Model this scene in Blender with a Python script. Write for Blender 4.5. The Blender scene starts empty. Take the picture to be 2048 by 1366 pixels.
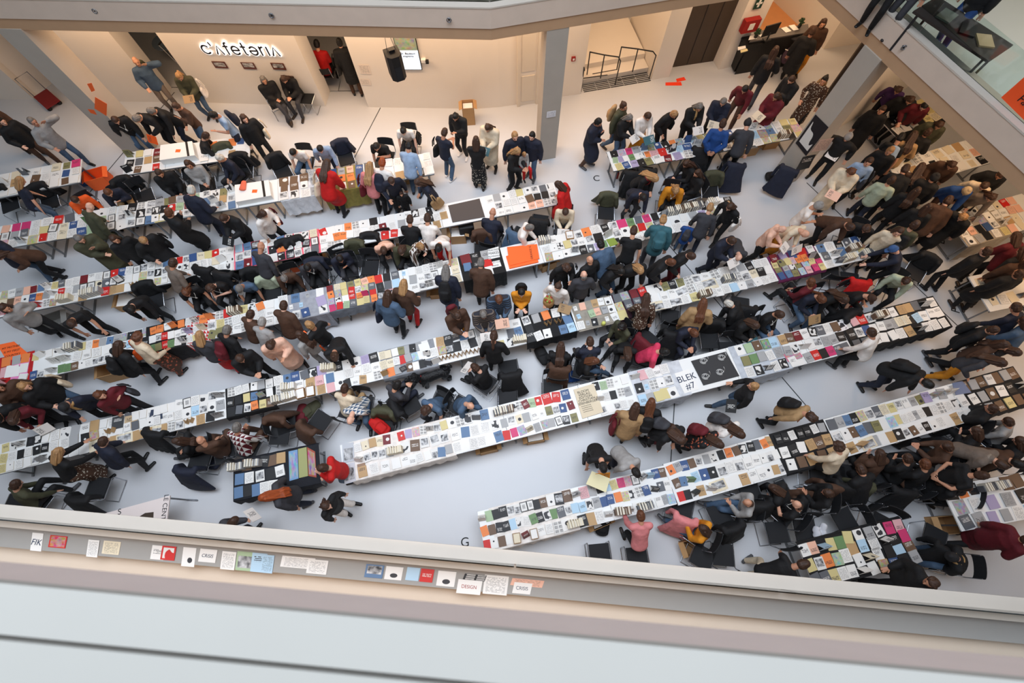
import bpy, math, random
from mathutils import Vector, Matrix
R = math.radians
# ---------------- camera, sky, sun, exposure ----------------
FOC, CAMZ = 950.0, 10.9
down = Vector((8.0, -369.0, -FOC)).normalized()      # where the plumb line runs, in camera axes
wz = -down
wx = (Vector((1, 0, 0)) - wz.x * wz).normalized()
wy = wz.cross(wx)
M3 = Matrix((wx, wy, wz))
cam_d = bpy.data.cameras.new('camera'); cam = bpy.data.objects.new('camera', cam_d)
bpy.context.scene.collection.objects.link(cam)
cam.matrix_world = Matrix.Translation((0, 0, CAMZ)) @ M3.to_4x4()
cam_d.sensor_width = 36.0; cam_d.lens = FOC / 2048 * 36; cam_d.clip_start = 0.05
cam_d.dof.use_dof = True; cam_d.dof.focus_distance = 9.6; cam_d.dof.aperture_fstop = 1.4
S = bpy.context.scene; S.camera = cam
S.view_settings.view_transform = 'Standard'; S.view_settings.look = 'None'; S.view_settings.gamma = 1
S.view_settings.exposure = 0.0
W = bpy.data.worlds.new('sky'); S.world = W; W.use_nodes = True
W.node_tree.nodes['Background'].inputs[0].default_value = (0.66, 0.82, 1.0, 1)
W.node_tree.nodes['Background'].inputs[1].default_value = 0.66
def lamp(name, x, y, z, sx, sy, power, col=(1, .66, .40), rz=0, rx=0):
    d = bpy.data.lights.new(name, 'AREA'); d.shape = 'RECTANGLE'; d.size = sx; d.size_y = sy
    d.energy = power; d.color = col
    o = bpy.data.objects.new(name, d); o.location = (x, y, z); o.rotation_euler = (rx, 0, rz)
    S.collection.objects.link(o); return o
lamp('skylight', -1.5, 3.6, 16.5, 15, 7, 1080, (.82, .88, .98)).data.spread = R(105)
lamp('cafeteria_lamp', -8, 11.1, 3.8, 9, .6, 175)
lamp('corridor_lamp', -1, 10.9, 3.8, 7, .5, 135)
lamp('stairs_lamp', 3.2, 14.0, 3.7, 2.2, 1.8, 55)
lamp('lift_lamp', 6.8, 12.4, 3.8, 4, .5, 80)
lamp('reception_lamp', 8.8, 15.2, 3.8, 3, 1.0, 90)
lamp('side_hall_lamp', 10.6, 7.6, 3.8, 1, 5, 100)
lamp('side_hall_lamp', 13.0, 3.0, 3.8, 1, 6, 100)
lamp('lower_gallery_lamp', -2, -3.0, 3.9, 16, .6, 120)
lamp('upper_gallery_fill', 12.2, 6.5, 8.2, 1, 8, 230, (1, .93, .84), R(25))  # added fill light, lifts the gallery floor darkened by the slab above
lamp('gallery_lamp', -3, -1.6, 8.0, 9, .4, 60)

def at(px, py, z=0.0):
    """point of the place at height z seen at a pixel of the photograph"""
    d = M3 @ Vector((px - 1024, 683 - py, -FOC)); t = (CAMZ - z) / -d.z
    return Vector((d.x * t, d.y * t, z))

# ---------------- materials ----------------
MATS = {}
def lin(c): return tuple((v / 12.92 if v <= .04045 else ((v + .055) / 1.055) ** 2.4) for v in c)
def mat(name, col=None, rough=.7, metal=0, noise=0, scale=6, bump=0, emit=0, alpha=1, trans=0):
    if name in MATS: return MATS[name]
    m = bpy.data.materials.new(name); m.use_nodes = True; N = m.node_tree.nodes; L = m.node_tree.links
    b = N['Principled BSDF']; b.inputs['Roughness'].default_value = rough; b.inputs['Metallic'].default_value = metal
    c = (*lin(col), 1)
    b.inputs['Base Color'].default_value = c
    if noise or bump:
        tc = N.new('ShaderNodeTexCoord'); n = N.new('ShaderNodeTexNoise'); n.inputs['Scale'].default_value = scale
        n.inputs['Detail'].default_value = 6; L.new(tc.outputs['Object'], n.inputs['Vector'])
        if noise:
            r = N.new('ShaderNodeMix'); r.data_type = 'RGBA'
            r.inputs[6].default_value = tuple(v * (1 - noise) for v in c[:3]) + (1,)
            r.inputs[7].default_value = tuple(min(1, v * (1 + noise)) for v in c[:3]) + (1,)
            L.new(n.outputs[0], r.inputs[0]); L.new(r.outputs[2], b.inputs['Base Color'])
        if bump:
            bp = N.new('ShaderNodeBump'); bp.inputs['Strength'].default_value = bump; bp.inputs['Distance'].default_value = .02
            L.new(n.outputs[0], bp.inputs['Height']); L.new(bp.outputs[0], b.inputs['Normal'])
    if emit:
        b.inputs['Emission Color'].default_value = c; b.inputs['Emission Strength'].default_value = emit
    if trans: b.inputs['Transmission Weight'].default_value = trans; b.inputs['IOR'].default_value = 1.45
    MATS[name] = m; return m

def glass_mat():
    m = bpy.data.materials.new('clear_glass'); m.use_nodes = True; N = m.node_tree.nodes; L = m.node_tree.links
    N.remove(N['Principled BSDF']); t = N.new('ShaderNodeBsdfTransparent'); t.inputs[0].default_value = (.86, .92, .91, 1)
    g = N.new('ShaderNodeBsdfGlossy'); g.inputs['Roughness'].default_value = .03
    f = N.new('ShaderNodeFresnel'); f.inputs[0].default_value = 1.4; mx = N.new('ShaderNodeMixShader')
    L.new(f.outputs[0], mx.inputs[0]); L.new(t.outputs[0], mx.inputs[1]); L.new(g.outputs[0], mx.inputs[2])
    L.new(mx.outputs[0], N['Material Output'].inputs[0]); return m
MATS['glass'] = glass_mat()

def omat(name, kind='plain', rough=.8):
    """material whose base colour is the object's own colour; kind adds a printed or woven pattern"""
    if name in MATS: return MATS[name]
    m = bpy.data.materials.new(name); m.use_nodes = True; N = m.node_tree.nodes; L = m.node_tree.links
    b = N['Principled BSDF']; b.inputs['Roughness'].default_value = rough
    oi = N.new('ShaderNodeObjectInfo'); tc = N.new('ShaderNodeTexCoord')
    def math_(op, a, c=None, d=None):
        n = N.new('ShaderNodeMath'); n.operation = op
        for i, v in enumerate((a, c, d)):
            if v is None: continue
            if isinstance(v, (int, float)): n.inputs[i].default_value = v
            else: L.new(v, n.inputs[i])
        return n.outputs[0]
    def mix(f, a, c):
        n = N.new('ShaderNodeMix'); n.data_type = 'RGBA'
        for i, v in ((0, f), (6, a), (7, c)):
            if isinstance(v, tuple): n.inputs[i].default_value = v
            elif isinstance(v, (int, float)): n.inputs[i].default_value = v
            else: L.new(v, n.inputs[i])
        return n.outputs[2]
    base = oi.outputs['Color']; out = base
    if kind in ('cloth', 'knit'):
        n = N.new('ShaderNodeTexNoise'); n.inputs['Scale'].default_value = 9; n.inputs['Detail'].default_value = 4
        L.new(tc.outputs['Object'], n.inputs['Vector'])
        hs = N.new('ShaderNodeHueSaturation'); L.new(base, hs.inputs['Color'])
        L.new(math_('MULTIPLY_ADD', n.outputs[0], .7, .65), hs.inputs['Value']); out = hs.outputs[0]
        bp = N.new('ShaderNodeBump'); bp.inputs['Strength'].default_value = .55; bp.inputs['Distance'].default_value = .03
        L.new(n.outputs[0], bp.inputs['Height']); L.new(bp.outputs[0], b.inputs['Normal'])
    elif kind == 'hair':
        n = N.new('ShaderNodeTexNoise'); n.inputs['Scale'].default_value = 30
        mp = N.new('ShaderNodeMapping'); mp.inputs['Scale'].default_value = (1, 1, .15)
        L.new(tc.outputs['Object'], mp.inputs[0]); L.new(mp.outputs[0], n.inputs['Vector'])
        hs = N.new('ShaderNodeHueSaturation'); L.new(base, hs.inputs['Color'])
        L.new(math_('MULTIPLY_ADD', n.outputs[0], 1.4, .3), hs.inputs['Value']); out = hs.outputs[0]
        bp = N.new('ShaderNodeBump'); bp.inputs['Strength'].default_value = 1.0; bp.inputs['Distance'].default_value = .02
        L.new(n.outputs[0], bp.inputs['Height']); L.new(bp.outputs[0], b.inputs['Normal'])
    elif kind in ('stripes', 'spots', 'plaid', 'floral'):
        sp = N.new('ShaderNodeSeparateXYZ'); L.new(tc.outputs['Object'], sp.inputs[0])
        if kind == 'stripes':
            f = math_('GREATER_THAN', math_('FRACT', math_('MULTIPLY', sp.outputs[2], 18)), .5); ink = (.02, .02, .03, 1)
        elif kind == 'plaid':
            f = math_('GREATER_THAN', math_('ADD', math_('FRACT', math_('MULTIPLY', sp.outputs[0], 12)), math_('FRACT', math_('MULTIPLY', sp.outputs[1], 12))), 1.0); ink = (.75, .72, .68, 1)
        else:
            v = N.new('ShaderNodeTexVoronoi'); v.inputs['Scale'].default_value = 22 if kind == 'spots' else 14
            L.new(tc.outputs['Object'], v.inputs['Vector'])
            f = math_('LESS_THAN', v.outputs['Distance'], .3 if kind == 'spots' else .35); ink = (.6, .55, .45, 1) if kind == 'spots' else (.5, .12, .06, 1)
        out = mix(f, base, ink)
    elif kind != 'plain':
        # printed covers: UV 0..1 over the face, seeded by the object
        sp = N.new('ShaderNodeSeparateXYZ'); L.new(tc.outputs['UV'], sp.inputs[0]); u, v = sp.outputs[0], sp.outputs[1]
        rnd = oi.outputs['Random']
        bw = N.new('ShaderNodeRGBToBW'); L.new(base, bw.inputs[0])
        ink = mix(math_('GREATER_THAN', bw.outputs[0], .16), (.78, .76, .72, 1), (.03, .03, .035, 1))
        def rect(x0, x1, y0, y1):
            a = math_('MULTIPLY', math_('GREATER_THAN', u, x0), math_('LESS_THAN', u, x1))
            c = math_('MULTIPLY', math_('GREATER_THAN', v, y0), math_('LESS_THAN', v, y1))
            return math_('MULTIPLY', a, c)
        nv = N.new('ShaderNodeCombineXYZ'); L.new(u, nv.inputs[0]); L.new(v, nv.inputs[1]); L.new(math_('MULTIPLY', rnd, 97), nv.inputs[2])
        def noise(sc, det=3):
            n = N.new('ShaderNodeTexNoise'); n.inputs['Scale'].default_value = sc; n.inputs['Detail'].default_value = det
            L.new(nv.outputs[0], n.inputs['Vector']); return n.outputs[0]
        if kind == 'title':
            lines = math_('GREATER_THAN', math_('FRACT', math_('MULTIPLY', v, 11)), .55)
            w = math_('GREATER_THAN', noise(9), .44)
            y0 = math_('MULTIPLY_ADD', rnd, .5, .12)
            f = math_('MULTIPLY', rect(.16, .84, y0, math_('ADD', y0, .3)), math_('MULTIPLY', lines, w)); out = mix(f, base, ink)
        elif kind == 'text':
            lines = math_('GREATER_THAN', math_('FRACT', math_('MULTIPLY', v, 17)), .5)
            f = math_('MULTIPLY', rect(.1, .9, .1, .9), math_('MULTIPLY', lines, math_('GREATER_THAN', noise(14), .47)))
            out = mix(math_('MULTIPLY', f, .55), base, ink)
        elif kind == 'photo':
            cr = N.new('ShaderNodeValToRGB'); cr.color_ramp.elements[0].position = .32; cr.color_ramp.elements[1].position = .70
            cr.color_ramp.elements[0].color = (.03, .03, .035, 1); cr.color_ramp.elements[1].color = (.7, .7, .7, 1)
            L.new(noise(3.2, 2.5), cr.inputs[0]); y0 = math_('MULTIPLY_ADD', rnd, .25, .06)
            out = mix(rect(.1, .9, y0, math_('ADD', y0, .62)), base, cr.outputs[0])
        elif kind == 'colourphoto':
            n = N.new('ShaderNodeTexNoise'); n.inputs['Scale'].default_value = 3.5; n.inputs['Detail'].default_value = 5; L.new(nv.outputs[0], n.inputs['Vector'])
            hs = N.new('ShaderNodeHueSaturation'); hs.inputs['Saturation'].default_value = 2.2; hs.inputs['Value'].default_value = .9
            L.new(n.outputs['Color'], hs.inputs['Color']); out = mix(rect(.07, .93, .07, .93), base, mix(.5, base, hs.outputs[0]))
        elif kind == 'graphic':
            f = math_('MULTIPLY', rect(.12, .88, .12, .88), math_('GREATER_THAN', noise(2.4, 0), math_('MULTIPLY_ADD', rnd, .14, .45))); out = mix(f, base, ink)
        elif kind == 'disc':
            dx = math_('SUBTRACT', u, math_('MULTIPLY_ADD', rnd, .3, .35)); dy = math_('SUBTRACT', v, math_('MULTIPLY_ADD', math_('FRACT', math_('MULTIPLY', rnd, 7.3)), .4, .3))
            d = math_('SQRT', math_('ADD', math_('MULTIPLY', dx, dx), math_('MULTIPLY', math_('MULTIPLY', dy, dy), 1.7)))
            out = mix(math_('LESS_THAN', d, math_('MULTIPLY_ADD', math_('FRACT', math_('MULTIPLY', rnd, 3.1)), .22, .06)), base, ink)
        elif kind == 'thumbs':
            g = math_('MULTIPLY', math_('GREATER_THAN', math_('FRACT', math_('MULTIPLY', u, 2)), .2), math_('GREATER_THAN', math_('FRACT', math_('MULTIPLY', v, 3)), .25))
            out = mix(math_('MULTIPLY', math_('MULTIPLY', rect(.06, .97, .06, .97), g), math_('MULTIPLY_ADD', noise(5), .9, .1)), base, ink)
        elif kind == 'framed':
            out = mix(rect(.1, .9, .08, .92), (.03, .03, .03, 1), mix(math_('MULTIPLY', rect(.3, .7, .3, .72), noise(9)), base, (.05, .05, .06, 1)))
    L.new(out, b.inputs['Base Color']); MATS[name] = m; return m

# ---------------- mesh helpers ----------------
COL = S.collection
def link(name, me, parent=None, loc=(0, 0, 0), rz=0.0, color=None):
    o = bpy.data.objects.new(name, me); COL.objects.link(o); o.location = loc
    if rz: o.rotation_euler = (0, 0, rz)
    if parent: o.parent = parent
    if color: o.color = (*lin(color), 1)
    return o
def tag(o, label=None, cat=None, group=None, kind=None):
    if label: o['label'] = label
    if cat: o['category'] = cat
    if group: o['group'] = group
    if kind: o['kind'] = kind
    return o
def thing(name, label, cat, loc=(0, 0, 0), rz=0.0, group=None):
    return tag(link(name, None, None, loc, rz), label, cat, group)
class MB:
    def __init__(s): s.v = []; s.f = []; s.mi = []; s.sm = []
    def add(s, vs, fs, mi=0, sm=False):
        n = len(s.v); s.v += [tuple(v) for v in vs]; s.f += [tuple(i + n for i in f) for f in fs]; s.mi += [mi] * len(fs); s.sm += [sm] * len(fs)
    def box(s, x0, x1, y0, y1, z0, z1, mi=0, top=None, xf=None):
        v = [(x0, y0, z0), (x1, y0, z0), (x1, y1, z0), (x0, y1, z0), (x0, y0, z1), (x1, y0, z1), (x1, y1, z1), (x0, y1, z1)]
        if xf: v = [tuple(xf @ Vector(p)) for p in v]
        f = [(3, 2, 1, 0), (4, 5, 6, 7), (0, 1, 5, 4), (1, 2, 6, 5), (2, 3, 7, 6), (3, 0, 4, 7)]
        s.add(v, f, mi)
        if top is not None: s.mi[-5] = top
    def prism(s, pts, z0, z1, mi=0):
        n = len(pts); a = sum(pts[i][0] * pts[(i + 1) % n][1] - pts[(i + 1) % n][0] * pts[i][1] for i in range(n))
        if a < 0: pts = list(pts)[::-1]
        v = [(p[0], p[1], z0) for p in pts] + [(p[0], p[1], z1) for p in pts]
        s.add(v, [tuple(range(n - 1, -1, -1)), tuple(range(n, 2 * n))] + [(i, (i + 1) % n, (i + 1) % n + n, i + n) for i in range(n)], mi)
    def tube(s, pts, r, n=8, mi=0):
        loft(s, pts, [(r, r)] * len(pts), None, n, mi)
    def mesh(s, name, mats=(), uv=False):
        me = bpy.data.meshes.new(name); me.from_pydata(s.v, [], s.f); me.validate()
        for m in mats: me.materials.append(m)
        if len(me.polygons) == len(s.mi):
            me.polygons.foreach_set('material_index', s.mi); me.polygons.foreach_set('use_smooth', s.sm)
        if uv:   # planar over the bounding box, seen from above
            l = me.uv_layers.new(name='UVMap'); xs = [v[0] for v in s.v]; ys = [v[1] for v in s.v]
            x0, x1, y0, y1 = min(xs), max(xs), min(ys), max(ys)
            for lp in me.loops:
                c = me.vertices[lp.vertex_index].co; l.data[lp.index].uv = ((c.x - x0) / (x1 - x0 + 1e-9), (c.y - y0) / (y1 - y0 + 1e-9))
        return me
    def build(s, name, mats, parent=None, loc=(0, 0, 0), rz=0.0, color=None, uv=False):
        return link(name, s.mesh(name, mats if isinstance(mats, (list, tuple)) else [mats], uv), parent, loc, rz, color)
def loft(mb, pts, radii, side=None, n=10, mi=0, caps=True):
    """closed tube through pts with elliptical sections (a along 'side', b across), rounded ends"""
    pts = [Vector(p) for p in pts]; P = []; k = len(pts)
    dirs = []
    for i in range(k):
        d = (pts[min(i + 1, k - 1)] - pts[max(i - 1, 0)])
        dirs.append(d.normalized() if d.length > 1e-6 else Vector((0, 0, 1)))
    rings = []
    def ring(c, d, a, b):
        s_ = Vector(side) if side is not None else (Vector((0, 1, 0)) if abs(d.y) < .9 else Vector((1, 0, 0)))
        s_ = (s_ - s_.dot(d) * d).normalized(); t = d.cross(s_)
        rings.append([c + s_ * (a * math.cos(2 * math.pi * j / n)) + t * (b * math.sin(2 * math.pi * j / n)) for j in range(n)])
    if caps:
        for q in (.95, .7, .35): a, b = radii[0]; e = min(a, b); ring(pts[0] - dirs[0] * e * q, dirs[0], a * math.sqrt(1 - q * q), b * math.sqrt(1 - q * q))
    for i in range(k): ring(pts[i], dirs[i], *radii[i])
    if caps:
        for q in (.35, .7, .95): a, b = radii[-1]; e = min(a, b); ring(pts[-1] + dirs[-1] * e * q, dirs[-1], a * math.sqrt(1 - q * q), b * math.sqrt(1 - q * q))
    V = [v for r_ in rings for v in r_]; F = []
    for i in range(len(rings) - 1):
        for j in range(n): a = i * n + j; b = i * n + (j + 1) % n; F.append((a, b, b + n, a + n))
    F.append(tuple(range(n - 1, -1, -1))); F.append(tuple((len(rings) - 1) * n + j for j in range(n)))
    mb.add(V, F, mi, True)
def fix_normals(me):
    import bmesh
    bm = bmesh.new(); bm.from_mesh(me); bmesh.ops.recalc_face_normals(bm, faces=bm.faces); bm.to_mesh(me); bm.free()
def text(name, s, size, matl, loc, rot, parent=None, depth=.003, align='CENTER', mirror=False):
    c = bpy.data.curves.new(name, 'FONT'); c.body = s; c.size = size; c.extrude = depth; c.align_x = align; c.align_y = 'CENTER'
    o = bpy.data.objects.new(name + '_tmp', c); COL.objects.link(o)
    me = bpy.data.meshes.new_from_object(o.evaluated_get(bpy.context.evaluated_depsgraph_get())); bpy.data.objects.remove(o)
    me.materials.clear(); me.materials.append(matl)
    o = link(name, me, parent, loc); o.rotation_euler = rot; return o
rnd = random.Random(7)
# ---------------- building shell ----------------
m_floor = mat('floor_resin', (.80, .805, .815), .42, noise=.03, scale=1.2)
m_wall = mat('wall_plaster', (.93, .90, .86), .8, noise=.02, scale=2)
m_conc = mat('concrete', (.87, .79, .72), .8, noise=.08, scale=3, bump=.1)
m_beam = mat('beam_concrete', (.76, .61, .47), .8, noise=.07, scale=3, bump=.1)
m_ledge = mat('ledge_concrete', (.82, .78, .73), .7, noise=.04, scale=4)
m_brown = mat('lift_steel', (.30, .25, .21), .45, metal=.3, noise=.1)
m_dark = mat('dark_metal', (.12, .12, .13), .5)
m_steel = mat('steel', (.55, .56, .58), .35, metal=.8)
m_black = mat('black_plastic', (.05, .05, .055), .6)
m_white = mat('white_laminate', (.93, .93, .92), .5)
m_paper = mat('paper', (.95, .94, .92), .8)
m_orange = mat('orange_paper', (1.0, .42, .16), .7)
m_card = mat('cardboard', (.72, .56, .38), .85, noise=.06)
m_ink = mat('black_ink', (.06, .06, .07), .7)
def struct(o, label=None): o['kind'] = 'structure'; return o
def polyslab(name, pts, z0, z1, m):
    b = MB(); b.prism(pts, z0, z1); return struct(b.build(name, [m]))
polyslab('floor', [(-26, -12), (22, -12), (22, 26), (-26, 26)], -.3, 0, m_floor)
jm = mat('floor_joint', (.25, .26, .27), .6)
def wall(name, a, b, z0, z1, t=.2, m=None, side=1):
    """wall whose visible face runs a-b, its thickness away from the atrium (side=1: towards +normal)"""
    a = Vector(a[:2]); b = Vector(b[:2]); d = (b - a).normalized(); n = Vector((-d.y, d.x)) * t * side
    q = MB(); q.prism([a, b, b + n, a + n], z0, z1); return struct(q.build(name, [m or m_wall]))
ZB, ZT, ZL = 3.87, 4.12, 4.56
# gallery edge: the beam line round the atrium
EDGE = [(-24, 10.4), (-11.0, 9.97), (-.48, 9.53), (6.42, 11.08), (12.3, -1.35)]
def offs(pts, d):
    out = []
    for i, p in enumerate(pts):
        p = Vector(p); a = Vector(pts[max(i - 1, 0)]); b = Vector(pts[min(i + 1, len(pts) - 1)])
        n1 = (p - a); n2 = (b - p)
        n1 = n1.normalized() if n1.length else n2.normalized(); n2 = n2.normalized() if n2.length else n1
        n1 = Vector((-n1.y, n1.x)); n2 = Vector((-n2.y, n2.x)); m = (n1 + n2).normalized(); out.append(p + m * (d / max(.3, m.dot(n1))))
    return out
def strip(name, line, d0, d1, z0, z1, m):
    a = offs(line, d0); b = offs(line, d1); q = MB()
    for i in range(len(a) - 1): q.prism([a[i], a[i + 1], b[i + 1], b[i]], z0, z1)
    return struct(q.build(name, [m]))
strip('trim_beam_face', EDGE, .02, .55, ZB, ZT, m_beam)
strip('trim_parapet', EDGE, 0, .30, ZT + .002, ZL - .03, m_conc)
strip('trim_parapet_ledge', EDGE, -.01, .15, ZL - .03, ZL, m_ledge)
strip('trim_parapet_ledge_inner', EDGE, .165, .30, ZL - .03, ZL, m_ledge)
def glass_run(line, d, z0, z1, step):
    a = offs(line, d)
    for i in range(len(a) - 1):
        L_ = (a[i + 1] - a[i]).length; k = max(1, round(L_ / step)); dr = (a[i + 1] - a[i]) / k
        for j in range(k):
            p = a[i] + dr * j; e = a[i] + dr * (j + 1); g = dr.normalized() * .012; n = Vector((-dr.y, dr.x)).normalized() * .0125
            q = MB(); q.prism([p + g - n / 2, e - g - n / 2, e - g + n / 2, p + g + n / 2], z0, z1)
            o = struct(q.build('window_balustrade', [MATS['glass']]))
glass_run(EDGE[1:], .1575, ZL - .02, ZL + .72, 2.6)
# gallery slab behind the beam (its top is the upper floor, its underside the hall ceiling)
A = offs(EDGE, .551)
q = MB()
far = [(-24, 22), (-11, 22), (0, 22), (9, 22), (21, 4)]
q.prism([A[0], A[1], far[1], far[0]], ZB + .03, ZT); q.prism([A[1], A[2], far[2], far[1]], ZB + .03, ZT)
q.prism([A[2], A[3], far[3], far[2]], ZB + .03, ZT); q.prism([A[3], A[4], (21, -1.35), (21, 22), far[3]], ZB + .03, ZT)
struct(q.build('ceiling', [mat('gallery_floor', (.74, .75, .72), .5, noise=.04, scale=1)]))
# hooks in the parapet face
for px, py in ((190, 21), (543, 30), (898, 39), (1807, 94)):
    p = at(px, py, ZT + .2); r_ = thing('lifting_anchor', 'small round steel anchor in the grey parapet ' + {190: 'above the leaning pillar on the left', 543: 'above the lit cafeteria lettering', 898: 'right of the hanging loudspeaker', 1807: 'above the right pillar'}[px], 'anchor', p)
    b = MB(); t_ = [(.045 * math.cos(a * .7854), -.02, .045 * math.sin(a * .7854)) for a in range(9)]; b.tube(t_, .011, 6); b.build('ring', [m_steel], r_)
    b = MB(); b.tube([(0, -.012, 0), (0, .02, 0)], .02, 8); b.build('socket', [m_dark], r_)
# pillars
m_pil = mat('pillar_concrete_shaded', (.72, .68, .63), .8, noise=.08, scale=3, bump=.1)  # concrete darker than the parapet's, with the pillars' shade put into the colour
def pillar(name, pts):
    q = MB(); q.prism(pts, 0, ZB + .02); return struct(q.build(name, [m_pil]))
pillar('trim_pillar_left', [(-11.2, 9.99), (-10.62, 9.95), (-10.55, 10.55), (-11.15, 10.6)])
pillar('trim_pillar_middle', [(.69, 9.82), (1.17, 9.93), (1.08, 10.38), (.6, 10.28)])
pillar('trim_pillar_right', [(7.25, 9.29), (7.46, 8.84), (7.91, 9.06), (7.70, 9.51)])
q = MB(); a = at(1634, 213); c = at(1668, 230); q.prism([a, c, c + Vector((.05, .12, 0)), a + Vector((.05, .12, 0))], 0, ZB + .02); struct(q.build('wall_dark_panel', [mat('dark_cladding', (.16, .12, .10), .6)]))
# ground floor walls beneath the gallery
def pw(name, P, z1=ZB + .03, **k):
    for i in range(len(P) - 1): wall(name, P[i], P[i + 1], 0, z1, **k)
pw('wall_left', [(-24, 12.5), (-14.9, 12.33)]); pw('wall_left', [(-14.9, 12.53), (-14.2, 13.6)], side=1)
b = MB(); b.prism([(-13.3, 12.25), (-10.75, 12.19), (-10.75, 12.8), (-13.3, 12.9)], 0, ZB + .03); struct(b.build('wall_left', [m_wall]))
b = MB(); b.prism([(-9.5, 12.16), (-5.79, 11.97), (-5.74, 12.6), (-9.45, 12.78)], 0, ZB + .03); struct(b.build('wall_back', [m_wall]))
b = MB(); b.prism([(-4.47, 11.93), (-1.24, 11.83), (-.45, 11.9), (.55, 12.1), (.45, 12.7), (-4.55, 12.6)], 0, ZB + .03); struct(b.build('wall_back', [m_wall]))
pw('wall_back', [(1.2, 12.27), (2.03, 12.41)], t=1.6)
wall('wall_back', (.45, 12.75), (1.3, 12.9), 0, ZB + .03)
pw('wall_back', [(4.25, 12.98), (4.83, 13.1)], t=2.4)
pw('wall_back', [(2.0, 15.6), (4.6, 16.1)])
pw('wall_back', [(6.42, 13.40), (7.2, 13.62)], t=.5)
pw('wall_right', [(8.3, 17.5), (9.91, 14.28)], t=.15, side=1)
pw('wall_right', [(9.91, 14.28), (11.3, 14.55)]); pw('wall_right', [(11.3, 14.55), (10.9, 12.2)], side=1)
pw('wall_right', [(8.75, 10.45), (13.5, 13.5)])
pw('wall_right', [(18.5, 14), (18.5, -6)], side=1); pw('wall_back', [(-14.9, 17), (11.5, 17.5)]); pw('wall_back', [(7, 18.5), (12, 18.5)])
# cafe floor threshold
for a, c in (((-10.75, 12.8), (-9.45, 12.78)), ((-5.74, 12.6), (-4.55, 12.6)), ((-4.1, 11.9), (-5.1, 8.5)), ((-12.1, 8.6), (-10.6, 12.6)), ((-3.6, 7.9), (-5.5, 4.6)),
             ((3.1, 8.6), (7.5, 1.4)), ((8.2, 9.0), (13.2, 1.0)), ((4.2, 5.3), (3.4, 1.0))):
    a = Vector(a); c = Vector(c); d = (c - a).normalized(); n = Vector((-d.y, d.x)) * .012; q = MB(); q.prism([a - n, c - n, c + n, a + n], -.001, .003); struct(q.build('trim_floor_joint', [jm]))
# lift front, jambs
q = MB(); q.prism([(4.99, 13.52), (6.37, 13.79), (6.33, 13.99), (4.95, 13.72)], 0, ZB + .03); o = struct(q.build('door_lift', [m_brown]))
for k in (.33, .66):
    q = MB(); p = Vector((4.99, 13.51)).lerp(Vector((6.37, 13.78)), k); q.box(p.x - .008, p.x + .008, p.y - .004, p.y + .02, 0.02, ZB); struct(q.build('trim_lift_joint', [m_dark]))
pw('wall_lift_side', [(6.37, 13.79), (6.45, 13.45)], m=m_brown, t=.1)
# door in the wall behind the middle pillar
d0 = thing('panel_door', 'cream panelled door in the wall left of the middle pillar', 'door', (.13, 12.0, 0), R(11)); d0['kind'] = 'structure'
b = MB(); b.box(0, .5, -.05, .02, 0, 3.2); b.build('door_leaf', [m_wall], d0)
b = MB(); b.box(.06, .44, -.075, -.05, .15, 1.0); b.box(.06, .44, -.075, -.05, 1.15, 3.0); b.build('door_panel', [mat('door_paint', (.88, .84, .78), .6)], d0)
b = MB(); b.box(-.07, -.0, -.1, .02, 0, 3.3); b.box(.5, .57, -.1, .02, 0, 3.3); b.build('frame', [mat('door_paint', (.88, .84, .78), .6)], d0)
# lower gallery at the camera's side
LOW = [(12.6, -1.36), (0, -.29), (-13.5, .82)]
strip('trim_low_ledge', LOW, -.01, .14, ZL - .03, ZL, m_ledge); strip('trim_low_ledge_inner', LOW, .152, .25, ZL - .03, ZL, m_ledge)
strip('trim_low_parapet', LOW, .10, .24, ZB, ZL - .03, m_conc)
glass_run(LOW, .146, ZL - .02, ZL + .35, 3.2)
SH = mat('grey_counter', (.62, .61, .59), .6, noise=.03)
strip('trim_counter', LOW, .25, .50, 4.28, 4.32, SH)
strip('ceiling_low_gallery', LOW, .24, 7, ZB + .03, ZT, mat('gallery_screed', (.86, .79, .71), .7, noise=.03))
strip('trim_counter_front', LOW, .45, .48, ZT, 4.28, SH)
# the camera's own gallery edge
m_own = mat('smooth_concrete', (.67, .66, .63), .7, noise=.03, scale=3)
P0 = at(0, 1166, 9.55); P1 = at(2048, 1362, 9.55)
OWN = [tuple(P1.lerp(P0, -1.6))[:2], tuple(P1.lerp(P0, 2.6))[:2]]
strip('trim_own_ledge', OWN, 0, .11, 9.50, 9.55, m_own); strip('trim_own_ledge_inner', OWN, .122, .4, 9.50, 9.55, m_own)
strip('trim_own_parapet', OWN, .012, .4, 9.13, 9.50, mat('pink_concrete', (.86, .79, .76), .8, noise=.05, bump=.05))
strip('ceiling_own_gallery', OWN, .3, 5, 8.3, 8.75, m_conc)
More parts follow.
